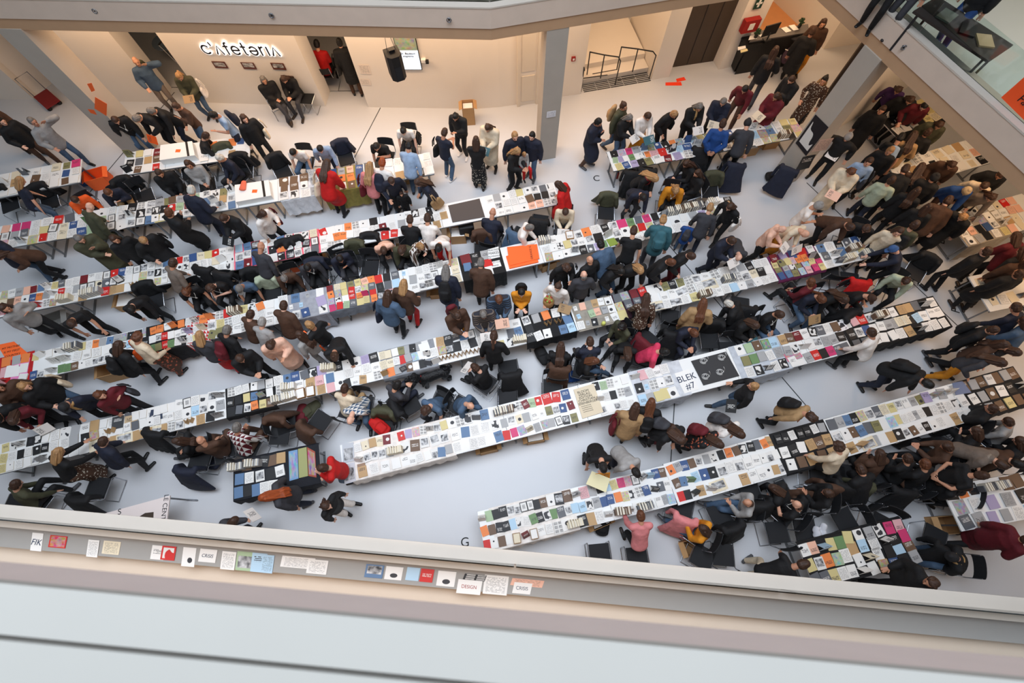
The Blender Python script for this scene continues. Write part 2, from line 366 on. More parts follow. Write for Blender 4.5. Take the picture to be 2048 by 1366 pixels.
# stairs, rails and grate
q = MB()
for k in range(2):
    z = .0; a = Vector((2.03, 12.45)); c = Vector((4.25, 12.98)); dn = Vector((-.23, .97)).normalized()
    q.prism([a + dn * (.35 + k * .42), c + dn * (.35 + k * .42), c + dn * 3.3, a + dn * 3.3], k * .16, (k + 1) * .16)
struct(q.build('floor_steps', [m_wall]))
for k, (a, c) in enumerate((((1163, 157), (1215, 150)), ((1185, 148), (1235, 139)), ((1235, 160), (1290, 150)))):
    a = at(*a, .17 + .16 * (k == 1)); c = at(*c, .17 + .16 * (k == 1)); q = MB(); d = (c - a).normalized(); n = Vector((-d.y, d.x, 0)) * .015
    q.prism([a - n, c - n, c + n, a + n], a.z, a.z + .006); struct(q.build('trim_step_nosing', [m_dark]))
def rail(label, px, z0s):
    r_ = thing('handrail', label, 'handrail'); pts = [at(x, y, z) for x, y, z in px]; b = MB(); b.tube(pts, .018, 8); b.build('top_rail', [m_dark], r_)
    for (x, y, zt, x2, y2, zb) in z0s: b = MB(); b.tube([at(x, y, zt), Vector((*at(x2, y2, zb).xy, zb))], .018, 8); b.build('post', [m_dark], r_)
rail('black handrail on the left side of the short stair', [(1180, 104, 1.2), (1209, 110, 1.2), (1237, 114, 1.15), (1241, 122, 1.0)], [(1180, 104, 1.2, 1174, 149, .16), (1209, 110, 1.2, 1201, 156, .16), (1241, 122, 1.0, 1230, 170, 0)])
rail('black handrail in the middle of the short stair', [(1243, 94, 1.3), (1276, 98, 1.25), (1306, 103, 1.2), (1312, 111, 1.05)], [(1243, 94, 1.3, 1234, 137, .32), (1276, 98, 1.25, 1265, 143, .16), (1312, 111, 1.05, 1298, 158, 0)])
rail('single black post rail at the foot of the stair', [(1168, 135, .95), (1169, 141, .85)], [(1168, 137, .9, 1162, 183, 0)])
for k in range(5):
    a = at(1168 + 27 * k, 185 - 4.6 * k, 0); g = thing('floor_grate', ['leftmost', 'second from left', 'middle', 'second from right', 'rightmost'][k] + ' dark slotted floor grate before the stair', 'grate', (a.x, a.y, .004), R(13))
    b = MB()
    for i in range(6): b.box(0, .42, i * .07, i * .07 + .035, -.002, .004)
    b.build('slats', [m_dark], g)
# lower right handled later; outer wall strips close the hall for bounced light
wall('wall_far_left', (-24, 22), (-24, -8), 0, 4.0, side=-1)

# the storeys above and the outer walls, which shape the daylight
for z in (8.3, 12.6):
    strip('ceiling_upper_gallery', EDGE, .0, 9.0, z, z + .45, m_conc); strip('trim_upper_parapet', EDGE, .0, .3, z + .45, z + .9, m_conc)
strip('ceiling_roof_rim', [(-24, 9.4), (12.5, 9.6)], 0, 10, 17, 17.3, m_conc)
for nm, a, c in (('wall_outer_north', (-24, 20), (21, 20)), ('wall_outer_west', (-24, -11), (-24, 20)), ('wall_outer_east', (21, 20), (21, -11)), ('wall_outer_south', (21, -9), (-24, -9))):
    wall(nm, a, c, 0, 17, side=1)

# ---------------- tables ----------------
ROWS = {
 'top left stub': ((-6, 373), (162, 341), .80, 2),
 'info desk': ((248, 328), (500, 291), .78, 3),
 'first': ((-14, 478), (556, 380), .72, 7),
 'first east': ((556, 380), (864, 326), .74, 4),
 'second': ((-8, 611), (1114, 386), .70, 9),
 'third west': ((-20, 752), (62, 734), .78, 1),
 'third': ((62, 734), (1467, 414), .68, 10),
 'fourth': ((-12, 921), (1728, 493), .66, 12),
 'fifth': ((684, 928), (1885, 622), .80, 8),
 'sixth': ((962, 1064), (1341, 969), .78, 3),
 'sixth east': ((1341, 969), (2050, 768), .84, 5),
 'top right': ((1220, 323), (1600, 254), .66, 3),
 'lower right': ((1612, 1133), (1822, 1079), .80, 1),
 'right corner': ((1902, 1018), (2080, 985), .85, 1),
 'hall north': ((1772, 252), (1880, 212), .8, 1),
 'hall middle': ((1790, 352), (1965, 300), .85, 2),
 'hall south': ((1912, 462), (2090, 410), .95, 2),
 'hall end': ((1958, 588), (2100, 560), .95, 1),
 'print': ((467, 962), (640, 926), .80, 1),
}
ORD = ['first', 'second', 'third', 'fourth', 'fifth', 'sixth', 'seventh', 'eighth', 'ninth', 'tenth', 'eleventh', 'twelfth']
RT = {'top left stub': 'the stub row at far left', 'info desk': 'the info desk row', 'first': 'the first long row', 'first east': "the first row's draped right half",
 'second': 'the second long row', 'third west': 'the red draped table', 'third': 'the third long row', 'fourth': 'the fourth, longest row', 'fifth': 'the fifth row', 'sixth': 'the sixth row',
 'sixth east': "the sixth row's right half", 'top right': 'the short top right row', 'lower right': 'the black clothed corner table', 'right corner': 'the right edge table', 'print': 'the small print table',
 'hall north': 'the hall table by the right pillar', 'hall middle': 'the middle hall row', 'hall south': 'the right edge hall row', 'hall end': 'the kraft covered hall table'}
TZ = .74
def rowframe(rn, p=None):
    a, c, w, n = ROWS[rn]; A_ = at(*a, TZ); C_ = at(*c, TZ); d = (C_ - A_); L_ = d.length; d.normalize(); nn = Vector((-d.y, d.x, 0)); return A_, d, nn, L_, w, n
m_leg = mat('table_leg_grey', (.50, .51, .52), .4, metal=.5)
def mk_table(L_, w):
    r_ = thing('folding_table', '', 'table')
    b = MB(); b.box(0.004, L_ - .004, -w / 2, w / 2, TZ - .028, TZ); b.build('tabletop', [m_white], r_)
    b = MB(); b.box(.0, L_, -w / 2 - .004, -w / 2 + .02, TZ - .045, TZ - .012); b.box(.0, L_, w / 2 - .02, w / 2 + .004, TZ - .045, TZ - .012); b.build('edge_frame', [m_leg], r_)
    for x in (.16, L_ - .16):
        b = MB()
        for s_ in (-1, 1):
            b.box(x - .02, x + .02, s_ * (w / 2 - .09) - .015, s_ * (w / 2 - .09) + .015, .03, TZ - .028)
        b.box(x - .02, x + .02, -w / 2 + .02, w / 2 - .02, 0, .035); b.box(x - .015, x + .015, -w / 2 + .1, w / 2 - .1, TZ - .07, TZ - .03)
        b.build('leg', [m_leg], r_)
    return r_
def copy_tree(o, loc=None, rz=None, parent=None):
    c = o.copy(); COL.objects.link(c)
    if parent: c.parent = parent
    if loc is not None: c.location = loc
    if rz is not None: c.rotation_euler = (0, 0, rz)
    for ch in KIDS.get(o.name, [k for k in o.children]): copy_tree(ch, parent=c)
    return c
KIDS = {}
for rn in ROWS:
    A_, d, nn, L_, w, n = rowframe(rn); l = L_ / n; rz = math.atan2(d.y, d.x)
    first = mk_table(l, w); kids = list(first.children)
    for i in range(n):
        loc = A_ + d * (l * i); loc.z = 0
        if i == 0: t_ = first
        else:
            t_ = first.copy(); COL.objects.link(t_)
            for k in kids: c = k.copy(); COL.objects.link(c); c.parent = t_
        t_.location = loc; t_.rotation_euler = (0, 0, rz)
        t_['label'] = ('white folding table of ' + RT[rn] + (', %s from its left end' % ORD[i] if n > 1 else ''))
        t_['group'] = 'folding tables of ' + RT[rn]
# ---------------- people: posed bodies grown from a skeleton ----------------
def remesh(mb, vox, name, ratio=None, smooth=2):
    me = bpy.data.meshes.new('t'); me.from_pydata(mb.v, [], mb.f); o = bpy.data.objects.new('t', me); COL.objects.link(o)
    m = o.modifiers.new('r', 'REMESH'); m.mode = 'VOXEL'; m.voxel_size = vox; m.use_smooth_shade = True
    if smooth: s_ = o.modifiers.new('s', 'SMOOTH'); s_.iterations = smooth; s_.factor = .5
    if ratio: d_ = o.modifiers.new('d', 'DECIMATE'); d_.ratio = ratio
    out = bpy.data.meshes.new_from_object(o.evaluated_get(bpy.context.evaluated_depsgraph_get())); out.name = name
    bpy.data.objects.remove(o); bpy.data.meshes.remove(me)
    for p in out.polygons: p.use_smooth = True
    return out
ARM = {  # wrist from the shoulder: forward, outward, up (torso axes)
 'down': (.04, .09, -.52), 'fold': (.25, -.20, -.30), 'read': (.34, -.11, -.24), 'chin': (.22, -.12, -.04), 'phone': (.31, -.10, -.12),
 'reach': (.50, .0, -.22), 'table': (.34, .04, -.40), 'hip': (-.03, .17, -.40), 'strap': (.12, -.04, -.12), 'lap': (.27, -.08, -.40),
 'back': (-.15, -.08, -.44), 'hold': (.22, .04, -.36), 'ear': (.12, .04, .14), 'far': (.56, -.02, -.12)}
POSES = {  # torso bend, head pitch, left arm, right arm, legs
 'A': (2, 8, 'down', 'down', 'st'), 'B': (5, 34, 'read', 'read', 'st'), 'C': (5, 18, 'fold', 'fold', 'st'), 'D': (5, 20, 'chin', 'fold', 'st'),
 'E': (3, 5, 'down', 'hold', 'wk'), 'F': (15, 30, 'down', 'hold', 'st'), 'G': (24, 27, 'table', 'down', 'st'), 'H': (42, 28, 'reach', 'table', 'st'),
 'I': (12, 40, 'read', 'down', 'wk'), 'J': (3, 12, 'hip', 'hip', 'st'), 'K': (4, 6, 'strap', 'down', 'wk'), 'L': (60, 10, 'table', 'table', 'st'),
 'M': (8, 34, 'phone', 'down', 'st'), 'N': (6, 14, 'back', 'back', 'st'), 'U': (30, 40, 'read', 'table', 'st'), 'V': (4, -4, 'ear', 'hold', 'st'),
 'O': (6, 20, 'lap', 'lap', 'seat'), 'P': (24, 26, 'table', 'table', 'seat'), 'Q': (12, 40, 'read', 'read', 'seat'), 'R': (26, 22, 'chin', 'table', 'seat'),
 'S': (2, 8, 'lap', 'fold', 'seatx'), 'T': (38, 40, 'lap', 'lap', 'seat'), 'X': (30, 30, 'far', 'reach', 'st'), 'Y': (10, 30, 'phone', 'lap', 'seatx')}
SEATED = 'OPQRSTY'
def ik(a, c, l1, l2, hint):
    d = c - a; L_ = d.length
    if L_ > (l1 + l2) * .99: c = a + d * ((l1 + l2) * .99 / L_); d = c - a; L_ = d.length
    k = (l1 * l1 - l2 * l2 + L_ * L_) / (2 * L_); h = math.sqrt(max(0, l1 * l1 - k * k)); u = d / L_
    t = (hint - hint.dot(u) * u).normalized(); return a + u * k + t * h, c
def skeleton(code):
    bend, hp, al, ar, legs = POSES[code]; b = R(bend); J = {}
    seat = legs.startswith('seat')
    U = Vector((math.sin(b), 0, math.cos(b))); F = Vector((math.cos(b), 0, -math.sin(b)))
    hip = Vector((-.16 * math.sin(b) if not seat else -.02, 0, .56 if seat else .93 - .03 * math.sin(b))); J['hip'] = hip; J['U'] = U; J['F'] = F
    J['waist'] = hip + U * .17; J['chest'] = hip + U * .36 + F * .0; J['sh'] = hip + U * .475; J['neck'] = hip + U * .53
    hb = b * .75 + R(hp); J['HU'] = Vector((math.sin(hb), 0, math.cos(hb))); J['HF'] = Vector((math.cos(hb), 0, -math.sin(hb)))
    J['head'] = J['neck'] + U * .045 + J['HU'] * .12 + J['HF'] * .02
    for s_, nm, mode in ((1, 'l', al), (-1, 'r', ar)):
        sh = J['sh'] + Vector((0, s_ * .175, 0)); f, o_, u = ARM[mode]
        w = sh + F * f + Vector((0, s_ * o_, 0)) + U * u
        hint = Vector((-.5, s_ * .55, -.8)) if mode != 'ear' else Vector((0, s_, -.2))
        e, w = ik(sh, w, .275, .25, hint); J['s' + nm] = sh; J['e' + nm] = e; J['w' + nm] = w
        hj = J['hip'] + Vector((0, s_ * .09, -.02)); hint = Vector((1, s_ * .1, .3))
        if legs == 'st': an = Vector((-.03 + .05 * s_, s_ * .115, .09))
        elif legs == 'wk': an = Vector((.24 * s_, s_ * .08, .09 if s_ > 0 else .14))
        elif legs == 'seat': an = Vector((.40 + .05 * s_, s_ * .14, .09))
        else: an = Vector((.46, .03, .09)) if s_ > 0 else Vector((.62, .12, .26))
        if seat:
            k_ = hj + Vector((.41, s_ * .07, .0 if legs == 'seat' or s_ > 0 else .09)); J['k' + nm] = k_; J['a' + nm] = an
            if legs == 'seatx' and s_ < 0: J['k' + nm] = hj + Vector((.42, .12, .1))
        else: J['k' + nm], J['a' + nm] = ik(hj, an, .43, .43, hint)
        J['h' + nm] = hj
    J['legs'] = legs; return J
SKEL = {c: skeleton(c) for c in POSES}
VY = Vector((0, 1, 0))
def hand(mb, J, nm, s_):
    w = J['w' + nm]; d = (w - J['e' + nm]).normalized()
    inn = Vector((0, -s_, 0)); inn = (inn - inn.dot(d) * d).normalized(); pn = d.cross(inn) * s_    # across the palm, palm normal
    loft(mb, [w - d * .02, w + d * .03, w + d * .085], [(.024, .019), (.034, .016), (.038, .014)], inn, 8)
    for i, (off, ln) in enumerate(((-.030, .058), (-.011, .070), (.011, .076), (.030, .066))):
        base = w + d * .082 + inn * off; q = (d + inn * off * 3.5).normalized(); cu = -pn if nm == 'l' else pn
        down_ = Vector((0, 0, -1)) * .5
        p1 = base + q * ln * .5; p2 = p1 + (q + down_ * .45).normalized() * ln * .5
        loft(mb, [base, p1, p2], [(.0095, .0095), (.009, .009), (.008, .008)], None, 6)
    tb = w + d * .03 + inn * .028; q = (d * .7 + inn * .75).normalized()
    loft(mb, [tb, tb + q * .035, tb + (q + d * .4).normalized() * .062], [(.012, .012), (.0105, .0105), (.009, .009)], None, 6)
def head_shape(mb, c, HU, HF, grow=0):
    loft(mb, [c - HU * .075 + HF * .028, c - HU * .03 + HF * .018, c + HU * .03, c + HU * .065 - HF * .008],
         [(.044 + grow, .048 + grow), (.063 + grow, .076 + grow), (.073 + grow, .090 + grow), (.060 + grow, .074 + grow)], VY, 14)
BODYM = {}
def body_mesh(code):
    if code in BODYM: return BODYM[code]
    J = SKEL[code]; mb = MB(); U, F, HU, HF, H = J['U'], J['F'], J['HU'], J['HF'], J['head']
    loft(mb, [J['hip'] - U * .02, J['waist'], J['chest'], J['sh'] + U * .0], [(.135, .095), (.115, .085), (.145, .10), (.13, .075)], VY, 14)
    loft(mb, [J['sl'] + VY * -.0, J['sh'], J['sr']], [(.05, .05), (.06, .06), (.05, .05)], F, 10)
    loft(mb, [J['sh'] + U * .02, J['neck'] + U * .03, H - HU * .06 - HF * .02], [(.065, .062), (.054, .056), (.052, .054)], VY, 10)
    head_shape(mb, H, HU, HF)
    loft(mb, [H + HF * .088 + HU * .012, H + HF * .104 - HU * .022], [(.009, .009), (.015, .014)], VY, 6)      # nose
    loft(mb, [H + HF * .078 - HU * .052 - VY * .016, H + HF * .084 - HU * .052, H + HF * .078 - HU * .052 + VY * .016], [(.009, .009)] * 3, HU, 6)  # lips
    loft(mb, [H + HF * .074 + HU * .03 - VY * .035, H + HF * .084 + HU * .03, H + HF * .074 + HU * .03 + VY * .035], [(.010, .010)] * 3, HU, 6)  # brow
    for s_, nm in ((1, 'l'), (-1, 'r')):
        loft(mb, [H + VY * s_ * .074 + HU * .025 - HF * .008, H + VY * s_ * .074 - HU * .028], [(.008, .018), (.008, .012)], VY, 6)   # ear
        loft(mb, [J['s' + nm], J['e' + nm]], [(.044, .044), (.036, .036)], None, 10)
        loft(mb, [J['e' + nm], J['e' + nm].lerp(J['w' + nm], .4), J['w' + nm]], [(.037, .037), (.036, .036), (.024, .024)], None, 10)
        hand(mb, J, nm, s_)
        loft(mb, [J['h' + nm], J['k' + nm]], [(.068, .068), (.046, .046)], None, 10)
        loft(mb, [J['k' + nm], J['k' + nm].lerp(J['a' + nm], .3), J['a' + nm]], [(.046, .046), (.05, .05), (.034, .034)], None, 10)
        ft = foot_dir(J, nm); a = J['a' + nm]
        loft(mb, [a - ft * .03 - Vector((0, 0, .045)), a + ft * .12 - Vector((0, 0, .06))], [(.03, .03), (.035, .022)], None, 8)
    me = remesh(mb, .0095, 'body', .5, 1)
    me.materials.append(omat('skin', 'plain', .55)); me.materials.append(mat('eye', (.10, .08, .07), .3)); me.materials.append(mat('lip', (.62, .32, .28), .5))
    for p in me.polygons:
        q = p.center - H
        if q.length > .14: continue
        x, y, z = q.dot(HF), q.y, q.dot(HU)
        if x > .05 and (abs(y) - .032) ** 2 + (z - .008) ** 2 * 1.6 < .0125 ** 2: p.material_index = 1
        elif x > .06 and abs(y) < .024 and abs(z + .052) < .008: p.material_index = 2
    BODYM[code] = me; return me
def foot_dir(J, nm):
    s_ = 1 if nm == 'l' else -1
    d = Vector((1, s_ * .18, 0)); return d.normalized()
CLO = {}
def top_mesh(code, kind):
    """t tee, l long sleeves, j jacket, c coat, d dress, v sleeveless vest over sleeves"""
    k = (code, kind)
    if k in CLO: return CLO[k]
    J = SKEL[code]; mb = MB(); U, F = J['U'], J['F']; g = {'t': .008, 'l': .014, 'j': .03, 'c': .036, 'd': .01}[kind]
    seat = J['legs'].startswith('seat')
    low = J['hip'] - U * (.04 if kind in 'tl' else .09)
    loft(mb, [low, J['waist'], J['chest'], J['sh'] - U * .01], [(.165 + g, .12 + g), (.145 + g, .11 + g * 1.2), (.17 + g, .118 + g), (.15 + g, .085 + g)], VY, 16)
    loft(mb, [J['sl'], J['sh'] + U * .01, J['sr']], [(.056 + g, .056 + g), (.07 + g, .06 + g), (.056 + g, .056 + g)], F, 12)
    if kind in 'jc': loft(mb, [J['sh'] + U * .02 - F * .0, J['neck'] + U * .015 - F * .01], [(.085, .08), (.078, .072)], VY, 12)
    if kind in 'ld': loft(mb, [J['sh'] + U * .01, J['neck'] + U * .0], [(.075, .07), (.064, .062)], VY, 12)
    for s_, nm in ((1, 'l'), (-1, 'r')):
        s, e, w = J['s' + nm], J['e' + nm], J['w' + nm]
        loft(mb, [s, s.lerp(e, .55) if kind == 't' else e], [(.058 + g, .058 + g), (.052 + g, .052 + g)], None, 12)
        if kind != 't': loft(mb, [e, e.lerp(w, .5), e.lerp(w, .93)], [(.047 + g, .047 + g), (.043 + g, .043 + g), (.036 + g * .7, .036 + g * .7)], None, 12)
    if kind in 'cd':
        if seat:
            for nm in 'lr': loft(mb, [J['h' + nm], J['h' + nm].lerp(J['k' + nm], .7)], [(.10 + g, .085 + g), (.09 + g, .07 + g)], VY, 12)
        else:
            c = J['hip']; kn = (J['kl'] + J['kr']) / 2
            loft(mb, [c, c.lerp(kn, .5), kn + Vector((0, 0, .06 if kind == 'c' else .0)), kn - Vector((0, 0, .10 if kind == 'c' else .15))], [(.165 + g, .12 + g), (.175 + g, .14 + g), (.185 + g, .15 + g), (.19 + g, .155 + g)], VY, 18, 0, False)
    me = remesh(mb, .019, {'t': 'tee', 'l': 'sweater', 'j': 'jacket', 'c': 'coat', 'd': 'dress'}[kind], None, 2)
    me.materials.append(omat('cloth', 'cloth')); CLO[k] = me; return me
def leg_mesh(code, kind):
    """p trousers, w wide trousers, k skirt"""
    k = (code, 'leg' + kind)
    if k in CLO: return CLO[k]
    J = SKEL[code]; mb = MB(); U = J['U']; g = .012 if kind == 'p' else .03
    c = J['hip']; loft(mb, [c - U * .05, c + U * .06], [(.155, .115), (.15, .11)], VY, 14)
    for nm in 'lr':
        loft(mb, [J['h' + nm], J['k' + nm]], [(.078 + g, .078 + g), (.056 + g, .056 + g)], None, 12)
        loft(mb, [J['k' + nm], J['k' + nm].lerp(J['a' + nm], .35), J['a' + nm]], [(.056 + g, .056 + g), (.056 + g, .056 + g), (.042 + g, .042 + g)], None, 12)
    if kind == 'k' and not J['legs'].startswith('seat'):
        kn = (J['kl'] + J['kr']) / 2; an = (J['al'] + J['ar']) / 2
        loft(mb, [c, c.lerp(kn, .6), kn.lerp(an, .55)], [(.165, .125), (.19, .16), (.22, .19)], VY, 18, 0, False)
    me = remesh(mb, .02, {'p': 'trousers', 'w': 'trousers', 'k': 'skirt'}[kind], None, 2)
    me.materials.append(omat('cloth', 'cloth')); CLO[k] = me; return me
def shoe_mesh(code, nm):
    k = (code, 'shoe' + nm)
    if k in CLO: return CLO[k]
    J = SKEL[code]; mb = MB(); ft = foot_dir(J, nm); a = J['a' + nm]; g = a - Vector((0, 0, .05))
    tilt = Vector((0, 0, .0))
    loft(mb, [g - ft * .055 + tilt, g + ft * .05 + tilt, g + ft * .17 - Vector((0, 0, .008))], [(.038, .038), (.044, .034), (.040, .026)], ft.cross(Vector((0, 0, 1))), 10)
    loft(mb, [a + Vector((0, 0, .03)), g + Vector((0, 0, .01))], [(.046, .046), (.044, .044)], None, 10)
    me = remesh(mb, .014, 'shoe', None, 1); me.materials.append(omat('leather', 'plain', .5)); CLO[k] = me; return me
HAIRM = {}
def hair_mesh(st, code='A'):
    """hair in head axes; long hair falls down the wearer's back"""
    key = (st, code) if st in 'lop' else st
    if key in HAIRM: return HAIRM[key]
    J = SKEL[code]; RH = Matrix((J['HF'], VY, J['HU']))
    def hl(p): return RH @ (p - J['head'])
    Bk, U_ = -J['F'], J['U']; Cn = J['neck'] + Bk * .075; Sb = J['sh'] + Bk * .13; Cb = J['chest'] + Bk * .155
    mb = MB(); Z = Vector((0, 0, 1)); X = Vector((1, 0, 0))
    g = .012
    def capm(fx, g=.012, low=-.01):
        loft(mb, [Z * low - X * .03, Z * .035 - X * fx, Z * .068 - X * .012], [(.071 + g, .066 + g), (.074 + g, .088 + g - fx * .5), (.060 + g, .074 + g)], VY, 16)
    if st in 'slbpof': capm(.012)
    if st == 'f':
        for i in range(26):
            a = i * 2.4; r_ = .075; z = -.03 + .13 * ((i * .37) % 1); p = Vector((-.02 + r_ * math.cos(a) * .95, r_ * math.sin(a), z))
            if p.x > .045 and z < .05: continue
            loft(mb, [p, p + Vector((.004, 0, .004))], [(.03, .03), (.03, .03)], None, 8)
    if st in 'lo':
        pts = [Z * .02 - X * .05, Z * -.05 - X * .065, hl(Cn + U_ * .0)]
        rad = [(.074, .046), (.074, .038), (.078, .030)]
        if st == 'l': pts += [hl(Sb), hl(Cb + U_ * .03)]; rad += [(.108, .022), (.075, .014)]
        else: pts += [hl(Cn - U_ * .03 + Bk * .01)]; rad += [(.07, .03)]
        loft(mb, pts, rad, VY, 14)
        for s_ in (1, -1): loft(mb, [Z * .02 + VY * s_ * .072 - X * .02, Z * -.06 + VY * s_ * .08 - X * .025, hl(Cn + U_ * .0 + J['F'] * .04) + VY * s_ * .075], [(.02, .045), (.024, .042), (.018, .03)], VY, 10)
    if st in 'lo':
        rr = random.Random(11)
        for k in range(13):
            y = -.072 + .012 * k; e = rr.uniform(.0, .014); o_ = Bk * (.022 + e)
            st_ = [Z * .092 - X * .01 + VY * y * .35, Z * .06 - X * (.075 + e) + VY * y * .9, hl(Cn + o_) + VY * (y * 1.05 + rr.uniform(-.01, .01))]
            if st == 'l': st_ += [hl(Sb + o_) + VY * (y * 1.45 + rr.uniform(-.012, .012)), hl(Cb + o_ + U_ * rr.uniform(-.06, .05)) + VY * y * 1.1]
            loft(mb, st_, [(.011, .011)] * len(st_), None, 6)
    if st == 'b': loft(mb, [Z * .085 - X * .06, Z * .10 - X * .075], [(.036, .036), (.034, .034)], None, 10)
    if st == 'p': loft(mb, [Z * .03 - X * .095, Z * .02 - X * .13, hl(Cn + Bk * .05), hl(Sb + Bk * .0 + U_ * -.02)], [(.02, .02), (.03, .03), (.034, .03), (.014, .014)], VY, 10)
    if st == '0':   # fringe of hair round a bald crown
        loft(mb, [Z * -.03 - X * .052, Z * .0 - X * .055], [(.066, .048), (.068, .048)], VY, 12)
    if st == 'h':
        loft(mb, [Z * .012 - X * .01, Z * .06 - X * .012, Z * .095 - X * .03], [(.088, .103), (.082, .096), (.05, .055)], VY, 16)
        loft(mb, [Z * .015 - X * .004, Z * .035 - X * .008], [(.093, .108), (.092, .106)], VY, 16)
    if st == 'c':
        loft(mb, [Z * .03 - X * .008, Z * .07 - X * .012], [(.086, .102), (.07, .084)], VY, 16)
        loft(mb, [Z * .036 + X * .07, Z * .03 + X * .15], [(.07, .008), (.055, .007)], VY, 12)
    me = remesh(mb, .0085, 'hair', .6, 0)
    me.materials.append(omat('hair', 'hair', .6) if st not in 'hc' else omat('cloth', 'cloth')); HAIRM[key] = me; return me
HN = {'s': 'hair', 'l': 'hair', 'b': 'hair', 'p': 'hair', 'o': 'hair', 'f': 'hair', '0': 'hair', 'h': 'beanie', 'c': 'cap'}
HT = {'s': 'short %s hair', 'l': 'long %s hair', 'b': '%s hair bun', 'p': '%s ponytail', 'o': '%s bob', 'f': 'curly %s hair', '0': 'balding head', 'h': '%s beanie', 'c': '%s cap'}
HC = {'k': ((.07, .055, .05), 'black'), 'n': ((.25, .16, .11), 'brown'), 'a': ((.38, .22, .13), 'auburn'), 'y': ((.66, .50, .33), 'blond'), 'g': ((.45, .43, .41), 'grey'),
      'w': ((.80, .78, .74), 'white'), 'G': ((.60, .58, .56), 'light grey'), 'T': ((.24, .15, .10), 'dark brown'), 'r': ((.60, .27, .10), 'red'), 'b': ((.22, .36, .56), 'blue'), 'd': ((.13, .13, .14), 'dark'), 'c': ((.75, .66, .52), 'cream')}
CC = {'k': ((.055, .055, .065), 'black'), 'n': ((.10, .12, .19), 'navy'), 'g': ((.22, .22, .24), 'charcoal'), 'G': ((.62, .61, .60), 'light grey'), 'w': ((.93, .90, .87), 'white'),
      'b': ((.10, .27, .52), 'blue'), 'B': ((.28, .37, .47), 'denim blue'), 'L': ((.60, .69, .80), 'pale blue'), 'r': ((.76, .07, .06), 'red'), 'm': ((.38, .06, .11), 'maroon'),
      'o': ((.93, .36, .10), 'orange'), 'y': ((.84, .54, .10), 'mustard'), 'v': ((.27, .27, .19), 'olive'), 'V': ((.68, .72, .62), 'sage'), 't': ((.66, .53, .37), 'camel'),
      'T': ((.30, .20, .14), 'brown'), 'p': ((.86, .52, .52), 'pink'), 's': ((.93, .74, .64), 'salmon'), 'c': ((.88, .81, .70), 'cream'), 'e': ((.20, .38, .42), 'teal'),
      'u': ((.27, .14, .36), 'purple'), 'M': ((.84, .22, .36), 'raspberry'), 'q': ((.45, .40, .36), 'taupe')}
TN = {'t': 'tee', 'l': 'sweater', 'j': 'jacket', 'c': 'coat', 'd': 'dress'}
PT = {'1': ('stripes', 'striped'), '2': ('spots', 'patterned'), '3': ('plaid', 'plaid'), '4': ('floral', 'floral')}
PN = {'A': 'standing', 'B': 'reading', 'C': 'arms folded', 'D': 'hand at chin', 'E': 'walking', 'F': 'looking down', 'G': 'leaning forward', 'H': 'bending over', 'I': 'stepping up',
      'J': 'hands on hips', 'K': 'walking', 'L': 'bent double', 'M': 'with phone', 'N': 'hands clasped behind', 'U': 'browsing', 'V': 'phoning', 'O': 'seated', 'P': 'seated leaning forward',
      'Q': 'seated reading', 'R': 'seated, chin propped', 'S': 'seated cross-legged', 'T': 'seated hunched', 'X': 'reaching over', 'Y': 'seated with phone'}
PEOPLE = []
SKIN = [(.86, .65, .54), (.80, .58, .46), (.90, .70, .60), (.76, .54, .43), (.84, .62, .50)]
def recolor(me_name, base, pat):
    """mesh copy carrying a woven pattern instead of plain cloth"""
    k = (base.name, pat)
    if k in CLO: return CLO[k]
    m = base.copy(); m.materials.clear(); m.materials.append(omat('cloth_' + pat, pat)); CLO[k] = m; return m
def bag_mesh(kind):
    k = 'bag' + kind
    if k in CLO: return CLO[k]
    mb = MB()
    if kind == 'B':
        loft(mb, [(-.02, 0, -.2), (-.03, 0, 0), (-.01, 0, .19)], [(.14, .075), (.15, .09), (.11, .06)], VY, 14)
        loft(mb, [(-.10, 0, -.15), (-.11, 0, 0)], [(.10, .04), (.10, .04)], VY, 12)
    else:
        loft(mb, [(0, 0, -.13), (0, 0, .10)], [(.07, .17), (.055, .15)], VY, 14)
        for s_ in (1, -1):
            pts = [(s_ * .03, -.1, .1), (s_ * .03, -.08, .28), (s_ * .02, -.03, .40), (s_ * .02, .03, .40), (s_ * .03, .08, .28), (s_ * .03, .1, .1)]
            loft(mb, pts, [(.019, .019)] * 6, None, 8)
    me = remesh(mb, .014, 'bag', None, 2); me.materials.append(omat('cloth', 'cloth')); CLO[k] = me; return me
